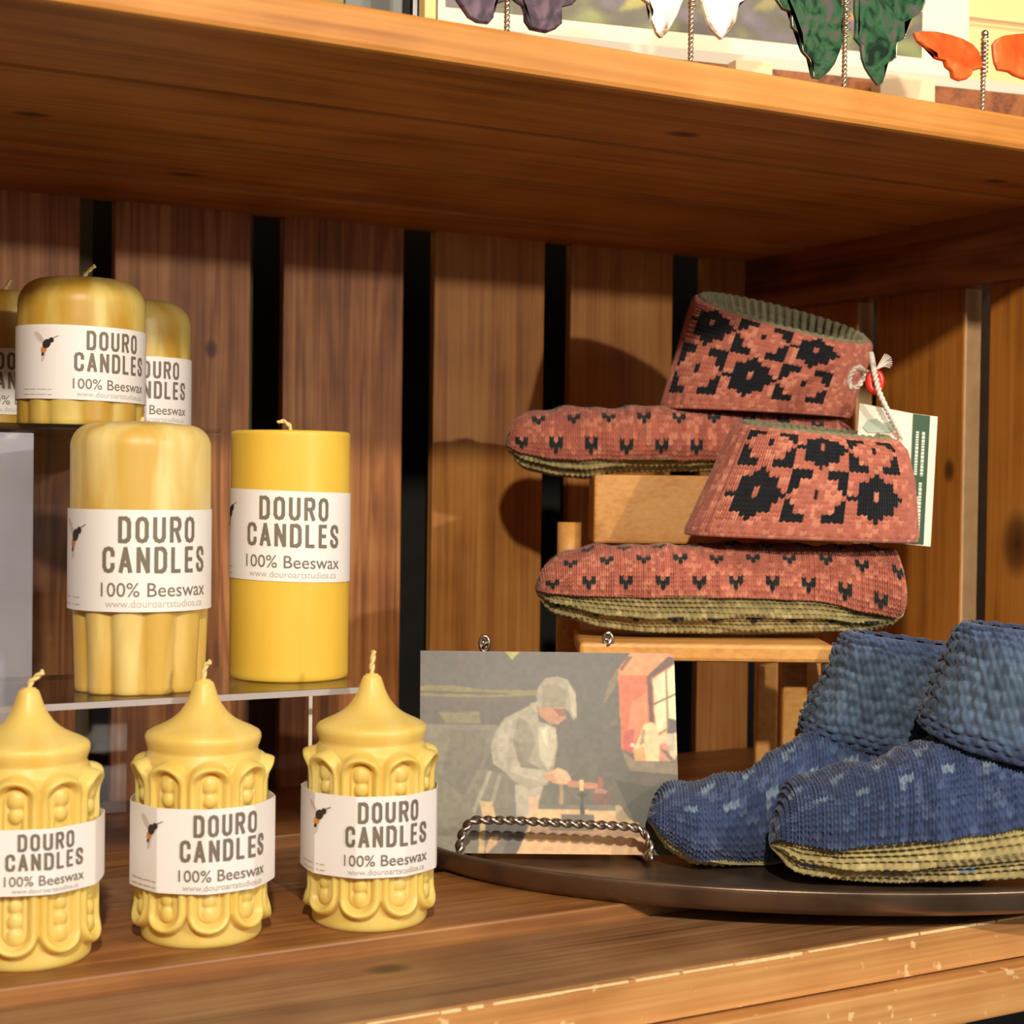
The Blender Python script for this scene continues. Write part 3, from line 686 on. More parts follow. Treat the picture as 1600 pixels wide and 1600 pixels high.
# pink pair ---------------------------------------------------------------
ps = thing('knitted_slipper', tuple(at(1120, 1000, 1.27)), 'pink knitted slipper on the lower board of the wooden stand, card tag behind its cuff', 'slipper', 'pink slippers with flower cuffs')
foot(ps, 1.27, [(836, 888), (850, 874), (880, 860), (940, 850), (1060, 848), (1200, 846), (1330, 850), (1395, 855), (1412, 880)],
     [(836, 952), (850, 962), (880, 972), (930, 988), (1000, 998), (1150, 1001), (1280, 998), (1360, 992), (1412, 975)],
     [(836, 926), (880, 930), (1000, 934), (1150, 934), (1270, 940), (1340, 958), (1412, 972)],
     [(836, .034), (900, .042), (1050, .046), (1200, .040), (1412, .034)], CP, (.0034, .0036), 1, pink_hearts, lumps=.0014, sole_rows=(5, 6), sole_hearts=sole_marks)
cuff(ps, 1.262, [(1068, 836, 1431, 849, .046, 0, 0), (1090, 790, 1428, 800, .044, 0, 0), (1118, 730, 1424, 750, .040, 0, 0), (1140, 680, 1414, 705, .034, .002, 0), (1152, 660, 1398, 686, .029, .003, 0)],
     (.0034, .0034), 'stock', pink_cuff(0, 0), lining=GRO, rows=29, n_exp=2.6, lin_label='olive ribbed lining')
pu = thing('knitted_slipper', tuple(at(1000, 745, 1.40)), 'pink knitted slipper on the raised wooden block, cuff open with olive lining showing', 'slipper', 'pink slippers with flower cuffs')
foot(pu, 1.40, [(790, 664), (805, 650), (840, 640), (900, 634), (1000, 634), (1100, 632), (1200, 640), (1300, 650), (1335, 670)],
     [(790, 722), (820, 738), (860, 748), (915, 755), (960, 744), (1100, 742), (1250, 742), (1335, 735)],
     [(790, 702), (830, 714), (900, 720), (1100, 720), (1250, 722), (1335, 725)],
     [(790, .034), (850, .040), (1000, .044), (1200, .038), (1335, .032)], CP, (.0036, .0038), 7, pink_hearts, lumps=.0016, sole_rows=(4, 5), zoff=[(790, .0), (1335, 0)])
cuff(pu, 1.395, [(1032, 640, 1326, 655, .042, 0, 0), (1044, 600, 1332, 630, .042, 0, 0), (1060, 545, 1342, 600, .041, .004, 0), (1075, 495, 1354, 566, .040, .008, 0), (1086, 462, 1362, 532, .037, .013, 0)],
     (.0036, .0036), 'stock', pink_cuff(1, -4), lining=GRO, rows=27, n_exp=2.2, lin_rows=9, lin_label='olive ribbed lining')

# blue pair ---------------------------------------------------------------
def blue_flecks(i, j, A, B, rows):
    band = np.floor(j / 5); jj = j % 5; ii = (i + 3 * (band % 2)) % 6
    return (((jj == 2) & ((ii == 2) | (ii == 3))) | ((jj == 1) & (ii == 2) & (hashn(band, np.floor(i / 6)) > .4))) & (j > 3) & (j < rows - 3)
def blue_sole(i, j, A, B, rows):
    jj = rows - 1 - j; ii = i % 9; return (jj == 5) & ((ii == 3) | (ii == 4))
def blue_cuff(A, B, rows, ncol, th):
    i, j = np.floor(A * 1.0), np.floor(B); h = seed_st(A, B)
    t = np.clip((B / rows), 0, 1)[..., None]
    base = BLU * (1 - .65 * np.sin(PI * t)) + srgb((82, 100, 112)) * (.65 * np.sin(PI * t))
    h = h * (.75 + .5 * hashn(i, j, 5)); col = base * (1 + .35 * (hashn(i, j, 31)[..., None] * 2 - 1)) * (1 + .3 * np.sin(A * 12.6 + B * 6)[..., None])
    return h, col
def blue_rib(A, B, rows, ncol, th):
    i, j = np.floor(A), np.floor(B); h = ribk(A, B, 2.0); return h, yarn(BLU, i, j, .12, 3)
CB = (BLU, BLUF, LBL, OL2, OL2F)
bb = thing('knitted_slipper', tuple(at(1200, 1360, 1.19)), 'blue knitted slipper at the back left of its pair, toe beside the picture card', 'slipper', 'blue slippers on the tray')
foot(bb, 1.175, [(1011, 1262), (1022, 1236), (1050, 1222), (1110, 1216), (1160, 1196), (1210, 1170), (1262, 1140), (1330, 1120), (1420, 1120), (1500, 1140), (1540, 1180)],
     [(1011, 1302), (1040, 1334), (1080, 1356), (1130, 1366), (1190, 1370), (1300, 1368), (1400, 1364), (1540, 1345)],
     [(1011, 1292), (1040, 1322), (1080, 1345), (1130, 1356), (1190, 1358), (1300, 1340), (1540, 1310)],
     [(1011, .026), (1100, .036), (1250, .038), (1540, .034)], CB, (.0046, .0048), 3, blue_flecks, relief=1.1, lumps=.0028, sole_rows=(3, 3), zoff=[(1011, -.03), (1250, .02), (1540, .03)])
cuff(bb, 1.205, [(1250, 1142, 1446, 1176, .036, .004, 0), (1262, 1112, 1458, 1150, .040, .002, 0), (1290, 1062, 1474, 1100, .038, 0, 0), (1312, 1010, 1486, 1050, .034, 0, 0), (1328, 985, 1490, 1008, .028, .0, 0)],
     (.0068, .0060), 'seed', blue_cuff, lining=BLU * .7, n_exp=2.3, disp=.62, lin_label='dark blue ribbed inside')
bf = thing('knitted_slipper', tuple(at(1450, 1375, 1.10)), 'front blue knitted slipper at the tray rim, olive sole facing out', 'slipper', 'blue slippers on the tray')
foot(bf, 1.115, [(1202, 1300), (1208, 1262), (1230, 1226), (1275, 1206), (1340, 1188), (1400, 1168), (1450, 1148), (1520, 1140), (1620, 1140), (1700, 1150), (1770, 1190)],
     [(1202, 1352), (1240, 1374), (1300, 1385), (1400, 1391), (1500, 1391), (1600, 1386), (1700, 1376), (1770, 1360)],
     [(1202, 1312), (1240, 1322), (1300, 1328), (1400, 1320), (1500, 1308), (1600, 1288), (1770, 1280)],
     [(1202, .030), (1300, .042), (1450, .046), (1600, .040), (1770, .034)], CB, (.0046, .0048), 9, blue_flecks, relief=1.1, lumps=.0030, sole_rows=(5, 5), sole_hearts=blue_sole)
cuff(bf, 1.115, [(1440, 1138, 1700, 1200, .042, .006, 0), (1448, 1108, 1704, 1160, .046, .004, 0), (1472, 1052, 1706, 1090, .043, .002, 0), (1494, 998, 1700, 1030, .036, 0, 0), (1512, 972, 1690, 990, .029, .0, 0)],
     (.0068, .0060), 'seed', blue_cuff, lining=BLU * .7, n_exp=2.3, disp=.62, lin_label='dark blue ribbed inside')

# ------------------------------------------------------------------ wooden stand
stand = thing('wooden_stand', tuple(on(1100, 1250, 2, .004)), 'light wooden two-level stand under the pink slippers', 'display stand')
def oriented_box(name, c, hx, hy, hz, mat, parent, bev=.001, yaw=None):
    """box whose long side runs along the camera's right; c = centre"""
    bm = bmesh.new(); add_box(bm, (-hx, -hy, -hz), (hx, hy, hz), bev)
    a = math.atan2(CR[1], CR[0]) if yaw is None else yaw
    bmesh.ops.rotate(bm, verts=bm.verts[:], cent=(0, 0, 0), matrix=Matrix.Rotation(a, 3, 'Z')); bmesh.ops.translate(bm, verts=bm.verts[:], vec=Vector(c))
    return from_bm(name, bm, mat, parent)
pf = at(1070, 1021, 1.21); thk = .0062
a0, a1 = at(905, 1021, 1.21), at(1306, 1020, 1.21); hw = np.linalg.norm(a1 - a0) / 2; cc = (a0 + a1) / 2
oriented_box('lower_board', cc + FWD * .055, hw, .055, .0066, M['stand'], stand, .003)
zb = cc[2] - .0066
for u, dd in [(1240, 0), (940, 0), (1262, .05), (960, .05)]:
    p = at(u, 1100, 1.265 + dd)
    oriented_box('leg', (p[0], p[1], (zb + .006) / 2), .0095, .007, (zb - .006) / 2, M['stand'], stand, .003)
a0, a1 = at(928, 790, 1.33), at(1240, 790, 1.33); hw = np.linalg.norm(a1 - a0) / 2; cc = (a0 + a1) / 2; zt = at(1000, 742, 1.33)[2]; zl = at(1000, 850, 1.33)[2]
oriented_box('raised_block', (cc[0] + FWD[0] * .045, cc[1] + FWD[1] * .045, (zt + zl) / 2), hw, .045, (zt - zl) / 2, M['stand'], stand, .002)
p = at(889, 880, 1.36)
tube('dowel', [(p[0], p[1], .006), (p[0], p[1], .1), (p[0], p[1], .2), (p[0], p[1], at(889, 816, 1.36)[2])], .0098, M['stand'], stand, 20)
for u in (1000, 1200):
    p = at(u, 880, 1.38); oriented_box('leg', (p[0], p[1], (zl + .006) / 2), .009, .007, (zl - .006) / 2, M['stand'], stand, .002)

# ------------------------------------------------------------------ oval tray
M['pewter'] = plain('tarnished dark tray metal', L(128, 108, 90), .34, .75, noise=.5, nscale=16)
tc_ = CAM + CR * .225 + CF * 1.20; tc_ = np.array([tc_[0], tc_[1], 0.0])
RX = np.array([CR[0], CR[1], 0]) / np.hypot(CR[0], CR[1])
ta, tb = .295, .178
th = np.linspace(0, 2 * PI, 200, endpoint=False)
tray = thing('oval_tray', tuple(tc_), 'dark tarnished oval metal tray under the blue slippers and picture card', 'tray')
prof = [(-.30, .0022), (-.04, .0022), (-.018, .0028), (-.010, .006), (-.004, .0155), (0.0, .0178), (.0030, .0178), (.0036, .0165), (.0026, .0145), (-.001, .0055), (-.007, .0008), (-.02, .0006), (-.30, .0006)]
P = np.zeros((len(prof), 200, 3))
for i, (d, z) in enumerate(prof):
    if d <= -.29: sa, sb_ = .001, .001
    else: sa, sb_ = ta + d, tb + d
    P[i] = tc_ + RX * (sa * np.cos(th))[:, None] + FWD * (sb_ * np.sin(th))[:, None] + UP * z
grid('tray_dish', P[:5], M['pewter'], tray, closed_v=True)
rim = grid('tray_rim', P[4:], M['pewter'], tray, closed_v=True)

# ------------------------------------------------------------------ picture card on its wire easel
def raster(nx, ny, bg, shapes, noise=.04, blur=1, seed=1):
    """paint polygons [(pts in 0..1, colour)] on a grid, row 0 at the top"""
    X, Y = np.meshgrid((np.arange(nx) + .5) / nx, (np.arange(ny) + .5) / ny)
    img = bg(X, Y) if callable(bg) else np.ones((ny, nx, 3)) * srgb(bg)
    for pts, c in shapes:
        pts = np.array(pts, float); ins = np.zeros(X.shape, bool); n = len(pts); j = n - 1
        for i in range(n):
            xi, yi = pts[i]; xj, yj = pts[j]
            cond = ((yi > Y) != (yj > Y)) & (X < (xj - xi) * (Y - yi) / (yj - yi + 1e-12) + xi); ins ^= cond; j = i
        img = np.where(ins[..., None], srgb(c), img)
    for _ in range(blur):
        p = np.pad(img, ((1, 1), (1, 1), (0, 0)), mode='edge'); img = (p[1:-1, 1:-1] * 4 + p[:-2, 1:-1] + p[2:, 1:-1] + p[1:-1, :-2] + p[1:-1, 2:]) / 8
    rs = np.random.RandomState(seed); lo = rs.rand(ny // 6 + 2, nx // 6 + 2); lo = np.kron(lo, np.ones((6, 6)))[:ny, :nx]
    for _ in range(4): lo = (lo + np.roll(lo, 1, 0) + np.roll(lo, -1, 0) + np.roll(lo, 1, 1) + np.roll(lo, -1, 1)) / 5
    return img * (1 + noise * 2 * (lo - .5) + noise * (rs.rand(ny, nx) - .5))[..., None]
M['print'] = attr_mat('satin printed card', .42); M['print'].node_tree.nodes['Principled BSDF'].inputs['Specular IOR Level'].default_value = .5
def printed(name, p00, p10, p01, img, parent):
    """p00 top left, p10 top right, p01 bottom left"""
    ny, nx = img.shape[:2]; p00, p10, p01 = map(np.array, (p00, p10, p01))
    a = np.linspace(0, 1, nx); b_ = np.linspace(0, 1, ny)
    P = p00 + (p10 - p00) * a[None, :, None] + (p01 - p00) * b_[:, None, None]
    return grid(name, P, M['print'], parent, img, smooth=False)
def Pc(l):  # crop pixels of the card (62..1438 x 205..1300) -> 0..1
    return [((x - 62) / 1376, (y - 205) / 1095) for x, y in l]
def card_bg(X, Y):
    top = srgb((78, 74, 72)); bot = srgb((122, 118, 100)); c = top * (1 - Y[..., None]) + bot * Y[..., None]
    c = c * (1 - .35 * np.clip((X - .45) / .4, 0, 1) * np.clip(Y * 1.5, 0, 1))[..., None]
    return c
card_shapes = [
 (Pc([(62, 400), (250, 395), (420, 420), (700, 420), (700, 445), (400, 462), (62, 455)]), (128, 118, 70)),
 (Pc([(62, 425), (400, 432), (600, 440), (400, 445), (62, 440)]), (84, 76, 62)),
 (Pc([(62, 470), (330, 480), (640, 470), (700, 500), (480, 610), (62, 605)]), (92, 86, 76)),
 (Pc([(165, 545), (380, 540), (390, 600), (200, 600)]), (126, 118, 82)),
 (Pc([(62, 610), (480, 612), (440, 760), (380, 900), (330, 1100), (62, 1300)]), (124, 120, 102)),
 (Pc([(230, 640), (420, 640), (400, 800), (300, 1000), (180, 900)]), (112, 108, 92)),
 (Pc([(270, 215), (284, 215), (284, 340), (274, 340)]), (104, 78, 72)),
 # hanging herbs
 (Pc([(1130, 290), (1075, 380), (1045, 500), (1060, 480), (1110, 400), (1150, 320)]), (122, 108, 80)),
 (Pc([(1120, 560), (1060, 610), (1030, 640), (1060, 640), (1120, 600)]), (106, 100, 80)),
 # window alcove
 (Pc([(1200, 205), (1438, 205), (1438, 800), (1140, 740), (1130, 330)]), (206, 110, 66)),
 (Pc([(1200, 205), (1400, 205), (1430, 225), (1290, 330), (1140, 330), (1130, 300)]), (226, 144, 88)),
 (Pc([(1140, 330), (1290, 330), (1290, 600), (1230, 690), (1150, 740)]), (208, 104, 62)),
 (Pc([(1200, 480), (1285, 420), (1285, 620), (1160, 740)]), (224, 132, 86)),
 (Pc([(1150, 640), (1210, 620), (1200, 760), (1150, 740)]), (196, 84, 70)),
 (Pc([(1185, 225), (1215, 225), (1150, 310), (1140, 296)]), (120, 70, 60)),
 (Pc([(1405, 222), (1438, 235), (1438, 262), (1310, 345), (1318, 650), (1296, 650), (1284, 335)]), (96, 62, 60)),
 (Pc([(1318, 350), (1438, 268), (1438, 590), (1326, 650)]), (232, 220, 176)),
 (Pc([(1384, 300), (1396, 296), (1396, 620), (1384, 625)]), (150, 132, 96)),
 (Pc([(1318, 482), (1438, 425), (1438, 437), (1318, 494)]), (120, 100, 74)),
 # crocks on the sill
 (Pc([(1262, 600), (1300, 586), (1330, 600), (1340, 660), (1400, 625), (1438, 600), (1438, 800), (1215, 800), (1200, 740), (1240, 660)]), (226, 200, 152)),
 (Pc([(1200, 740), (1260, 720), (1270, 800), (1210, 800)]), (212, 160, 100)),
 (Pc([(1250, 640), (1268, 620), (1262, 700), (1235, 720)]), (170, 140, 100)),
 (Pc([(1345, 705), (1380, 700), (1400, 730), (1390, 800), (1338, 800)]), (206, 140, 112)),
 (Pc([(1390, 560), (1438, 575), (1438, 645), (1380, 650), (1395, 610)]), (96, 86, 84)),
 (Pc([(1382, 655), (1425, 645), (1428, 740), (1395, 745)]), (190, 180, 156)),
 (Pc([(1345, 730), (1380, 740), (1420, 790), (1438, 760), (1438, 805), (1400, 800)]), (120, 98, 92)),
 (Pc([(1185, 706), (1205, 700), (1212, 722), (1192, 724)]), (240, 224, 196)),
 (Pc([(1200, 716), (1280, 716), (1280, 724), (1200, 724)]), (236, 190, 120)),
 # sill and dark wall below it
 (Pc([(1140, 740), (1215, 800), (1438, 806), (1438, 870), (1180, 850)]), (132, 118, 92)),
 (Pc([(1180, 850), (1438, 872), (1438, 1000), (1150, 940)]), (88, 80, 66)),
 (Pc([(1100, 900), (1438, 960), (1438, 1300), (1240, 1300), (1180, 1080)]), (66, 66, 54)),
 # skirt
 (Pc([(400, 850), (640, 900), (700, 990), (650, 1130), (330, 1130), (350, 1000)]), (122, 118, 102)),
 (Pc([(430, 860), (450, 860), (380, 1040), (355, 1090), (345, 1060)]), (160, 154, 132)),
 (Pc([(480, 880), (500, 880), (455, 1040), (440, 1020)]), (150, 146, 126)),
 (Pc([(570, 930), (720, 940), (690, 1040), (640, 1100), (575, 1100)]), (178, 170, 152)),
 (Pc([(640, 1000), (700, 990), (690, 1080), (640, 1130)]), (208, 176, 142)),
 # shawl and blouse
 (Pc([(690, 480), (620, 520), (520, 570), (470, 640), (442, 730), (455, 820), (500, 850), (560, 910), (640, 960), (740, 930), (775, 840), (800, 720), (790, 620), (740, 600), (700, 590)]), (164, 156, 134)),
 (Pc([(590, 560), (650, 600), (680, 700), (640, 820), (600, 840), (560, 700)]), (142, 134, 114)),
 (Pc([(500, 600), (560, 570), (540, 700), (520, 840), (480, 800), (470, 700)]), (176, 168, 146)),
 (Pc([(700, 620), (745, 610), (790, 630), (790, 740), (750, 860), (700, 780)]), (190, 184, 158)),
 (Pc([(712, 640), (740, 620), (752, 660), (742, 730), (728, 700)]), (214, 206, 172)),
 (Pc([(560, 800), (720, 850), (770, 880), (740, 920), (640, 900), (540, 860)]), (184, 176, 154)),
 (Pc([(560, 700), (590, 700), (620, 800), (720, 850), (600, 840)]), (128, 120, 102)),
 # face and hands
 (Pc([(694, 500), (830, 500), (846, 570), (800, 605), (760, 600), (706, 560)]), (186, 134, 98)),
 (Pc([(780, 520), (840, 520), (846, 560), (810, 560)]), (136, 92, 68)),
 (Pc([(720, 880), (800, 838), (850, 860), (870, 900), (840, 930), (770, 920)]), (222, 176, 136)),
 (Pc([(720, 880), (770, 870), (800, 920), (740, 910)]), (196, 146, 108)),
 # bonnet
 (Pc([(700, 400), (740, 350), (800, 340), (860, 360), (900, 430), (905, 560), (885, 580), (860, 530), (830, 512), (700, 512), (688, 450)]), (160, 152, 128)),
 (Pc([(720, 400), (790, 380), (850, 420), (850, 510), (720, 510)]), (142, 134, 112)),
 (Pc([(860, 380), (900, 450), (902, 560), (880, 560), (870, 480)]), (190, 180, 150)),
 (Pc([(655, 490), (695, 480), (690, 540), (670, 520)]), (176, 168, 142)),
 # press / candle mould and grinder
 (Pc([(850, 905), (1010, 920), (1010, 952), (850, 940)]), (192, 132, 98)),
 (Pc([(806, 930), (824, 930), (824, 1040), (806, 1040)]), (164, 140, 104)),
 (Pc([(1015, 885), (1030, 885), (1040, 940), (1010, 940)]), (158, 92, 72)),
 (Pc([(985, 965), (1075, 965), (1085, 1000), (1060, 1040), (1000, 1040), (975, 1000)]), (120, 84, 76)),
 (Pc([(985, 960), (1020, 945), (1060, 960), (1050, 975), (1000, 975)]), (170, 120, 104)),
 (Pc([(1075, 960), (1095, 975), (1080, 1010)]), (110, 84, 76)),
 # table
 (Pc([(690, 1035), (990, 1035), (1110, 1040), (1110, 1065), (690, 1062)]), (120, 116, 104)),
 (Pc([(690, 1062), (1120, 1065), (1200, 1130), (640, 1130), (600, 1110)]), (226, 186, 134)),
 (Pc([(1100, 1040), (1125, 1035), (1165, 1100), (1190, 1120), (1100, 1120)]), (186, 164, 128)),
 (Pc([(900, 975), (950, 975), (950, 992), (900, 992)]), (76, 72, 66)),
 (Pc([(916, 930), (934, 930), (936, 1085), (914, 1085)]), (70, 66, 60)),
 (Pc([(914, 905), (934, 905), (934, 960), (914, 960)]), (228, 196, 130)),
 (Pc([(815, 1085), (985, 1085), (990, 1125), (808, 1125)]), (104, 100, 90)),
 (Pc([(330, 1125), (1220, 1130), (1262, 1200), (1270, 1300), (300, 1300), (310, 1180)]), (228, 184, 134)),
 (Pc([(650, 1150), (1230, 1155), (1250, 1205), (640, 1195)]), (176, 138, 102)),
 (Pc([(740, 1130), (990, 1130), (980, 1175), (750, 1175)]), (104, 92, 76)),
 (Pc([(380, 1020), (450, 1025), (470, 1120), (400, 1120)]), (206, 178, 128)),
 (Pc([(310, 1120), (650, 1130), (640, 1160), (575, 1300), (300, 1300)]), (118, 112, 98)),
 (Pc([(310, 1130), (640, 1135), (620, 1190), (310, 1185)]), (62, 58, 52)),
 (Pc([(385, 1120), (415, 1120), (405, 1300), (375, 1300)]), (196, 168, 116)),
 (Pc([(440, 1210), (480, 1200), (470, 1250), (420, 1300), (410, 1280)]), (212, 168, 124)),
 (Pc([(540, 1195), (625, 1195), (575, 1300), (500, 1300)]), (96, 92, 86)),
 # little yellow mark at the top edge
 (Pc([(520, 205), (600, 205), (560, 250)]), (168, 160, 80)),
]
card = thing('picture_card', tuple(at(856, 1334, 1.165)), 'printed card of a person in a bonnet working at a table, on a wire easel', 'picture card')
TL, TR, BL = at(657, 1017, 1.195), at(1053, 1021, 1.195), at(655, 1332, 1.160)
img = raster(330, 262, card_bg, card_shapes, noise=.16, blur=2) * .93
printed('picture_print', TL - FWD * .0006, TR - FWD * .0006, BL - FWD * .0006, img, card)
bm = bmesh.new(); BR = TR + BL - TL
vs = [bm.verts.new(p) for p in (TL, TR, BR, BL)] + [bm.verts.new(p + FWD * .0008) for p in (TL, TR, BR, BL)]
for f in [(0, 1, 2, 3), (7, 6, 5, 4), (0, 4, 5, 1), (1, 5, 6, 2), (2, 6, 7, 3), (3, 7, 4, 0)]: bm.faces.new([vs[k] for k in f])
from_bm('card_stock', bm, plain('white card stock', L(215, 208, 196), .7), card)

M['wire'] = plain('bright twisted wire', L(200, 192, 180), .22, 1.0)
ez = thing('wire_easel', tuple(at(860, 1338, 1.15)), 'twisted silver wire easel holding the picture card', 'easel')
def wire(name, pts, smooth=2, r=.0017, pitch=.0155):
    bm = bmesh.new(); twisted(bm, resample(np.array(pts), 90, smooth), r, pitch); return from_bm(name, bm, M['wire'], ez, True)
zf = 1.136
wire('front_rail', [at(716, 1338, zf), at(720, 1305, zf), at(735, 1281, zf), at(800, 1282, zf), at(990, 1292, zf), at(1008, 1300, zf), at(1017, 1325, zf), at(1014, 1342, zf)], 4)
for u0, u1, vt_ in [(716, 757, 998), (1014, 950, 993)]:
    wire('side_rail', [at(u0, 1338, zf), at(u0 + (u1 - u0) * .1, 1336, 1.17), at(u1, 1318, 1.235)], 2)
    wire('back_post', [at(u1, 1318, 1.235), at(u1, 1150, 1.225), at(u1, vt_ + 4, 1.212)], 1)
    bm = bmesh.new(); lp = [at(u1 + 7 * math.cos(t), vt_ + 8 - 12 * math.sin(t) * (1 if math.sin(t) > 0 else 1), 1.212) for t in np.linspace(-PI / 2, 1.5 * PI, 28)]
    bm_grid(bm, tube_pts(np.array(lp), .0014, 8)); from_bm('post_loop', bm, M['wire'], ez, True)
wire('cross_bar', [at(757, 1280, 1.234), at(950, 1280, 1.234)], 0)

# ------------------------------------------------------------------ hang tag, string and red button of the pink pair
tagt = thing('hang_tag', tuple(at(1400, 840, 1.272)), 'white and dark green card tag hanging behind the pink cuff on white string', 'tag')
Zt = 1.2750
def quadp(name, pts, Z, mat, parent, th_=.0004):
    bm = bmesh.new(); a = [bm.verts.new(at(u, v, Z)) for u, v in pts]; b2 = [bm.verts.new(at(u, v, Z) + FWD * th_) for u, v in pts]
    bm.faces.new(a); bm.faces.new(b2[::-1]); n = len(pts)
    for k in range(n): bm.faces.new((a[k], b2[k], b2[(k + 1) % n], a[(k + 1) % n]))
    return from_bm(name, bm, mat, parent)
M['tag_white'] = plain('cream tag card', L(240, 232, 212), .6); M['tag_green'] = plain('dark green print', L(34, 74, 42), .5)
M['tag_pale'] = plain('pale leaf print', L(176, 190, 170), .6)
quadp('tag_card', [(1343, 630), (1426, 646), (1465, 651), (1454, 854), (1330, 842)], Zt, M['tag_white'], tagt, .0006)
quadp('green_band', [(1427, 646.5), (1453.5, 650), (1443, 851), (1418, 849)], Zt - .0008, M['tag_green'], tagt, .0003)
quadp('leaf_print', [(1348, 668), (1356, 656), (1370, 654), (1380, 662), (1400, 655), (1404, 668), (1390, 676), (1356, 676)], Zt - .0008, M['tag_pale'], tagt, .0003)
bm = bmesh.new()
rs = random.Random(4)
for x0, y0, y1 in [(1433.5, 674, 742), (1443, 675, 744), (1438, 754, 836), (1432, 776, 812)]:
    y = y0
    while y < y1:
        l = rs.uniform(2, 5.5); x = x0 - (y - y0) * .05; wv = 2.4
        vs = [bm.verts.new(at(*p, Zt - .0012)) for p in ((x - wv, y), (x + wv, y), (x + wv, min(y + l, y1)), (x - wv, min(y + l, y1)))]; bm.faces.new(vs); y += l + 1.1
from_bm('tiny_print', bm, plain('white print', L(214, 222, 206), .6), tagt)
M['string'] = plain('white cotton string', L(240, 228, 214), .8, bump=.6, nscale=500)
bm = bmesh.new(); sp = resample(np.array([at(1361, 553, 1.32), at(1366, 580, 1.262), at(1374, 615, 1.255), at(1388, 645, 1.258), at(1408, 684, 1.272)]), 40, 2); twisted(bm, sp, .0012, .008)
from_bm('string', bm, M['string'], tagt, True)
bm = bmesh.new(); lp = np.array([at(1338 + 11 * math.cos(t), 590 + 15 * math.sin(t) - 6 * math.cos(t), 1.30) for t in np.linspace(0, 2 * PI, 30)]); twisted(bm, lp, .0012, .008)
bm_grid(bm, tube_pts(resample(np.array([at(1340, 577, 1.30), at(1352, 580, 1.285), at(1366, 584, 1.27)]), 10, 1), .0016, 8))
from_bm('knot_loop', bm, M['string'], tagt, True)
bm = bmesh.new()
for k in range(9):
    e = at(1382 + 12 * math.cos(k * .28 - 1.5), 566 + 13 * math.sin(k * .28 - 1.5), 1.27 + .004 * math.sin(k * 2))
    bm_grid(bm, tube_pts(resample(np.array([at(1369, 577, 1.266), (at(1374, 568, 1.266) + e) / 2, e]), 8, 1), .0005, 5))
from_bm('tassel', bm, M['string'], tagt, True)
# red ring bead
rc = at(1367, 596, 1.275); rx, rz = .0066, .0102
th2 = np.linspace(0, 2 * PI, 48, endpoint=False); ph2 = np.linspace(0, 2 * PI, 16, endpoint=False)
P = np.zeros((48, 16, 3))
for i, t in enumerate(th2):
    d = CR * math.cos(t) * rx * .68 + UP * math.sin(t) * rz * .72; dn = d / np.linalg.norm(d)
    P[i] = rc + d + dn * (.0031 * np.cos(ph2))[:, None] + FWD * (.0022 * np.sin(ph2))[:, None]
grid('red_bead', P, plain('glossy red plastic', L(226, 50, 34), .25), tagt, closed_u=True, closed_v=True)

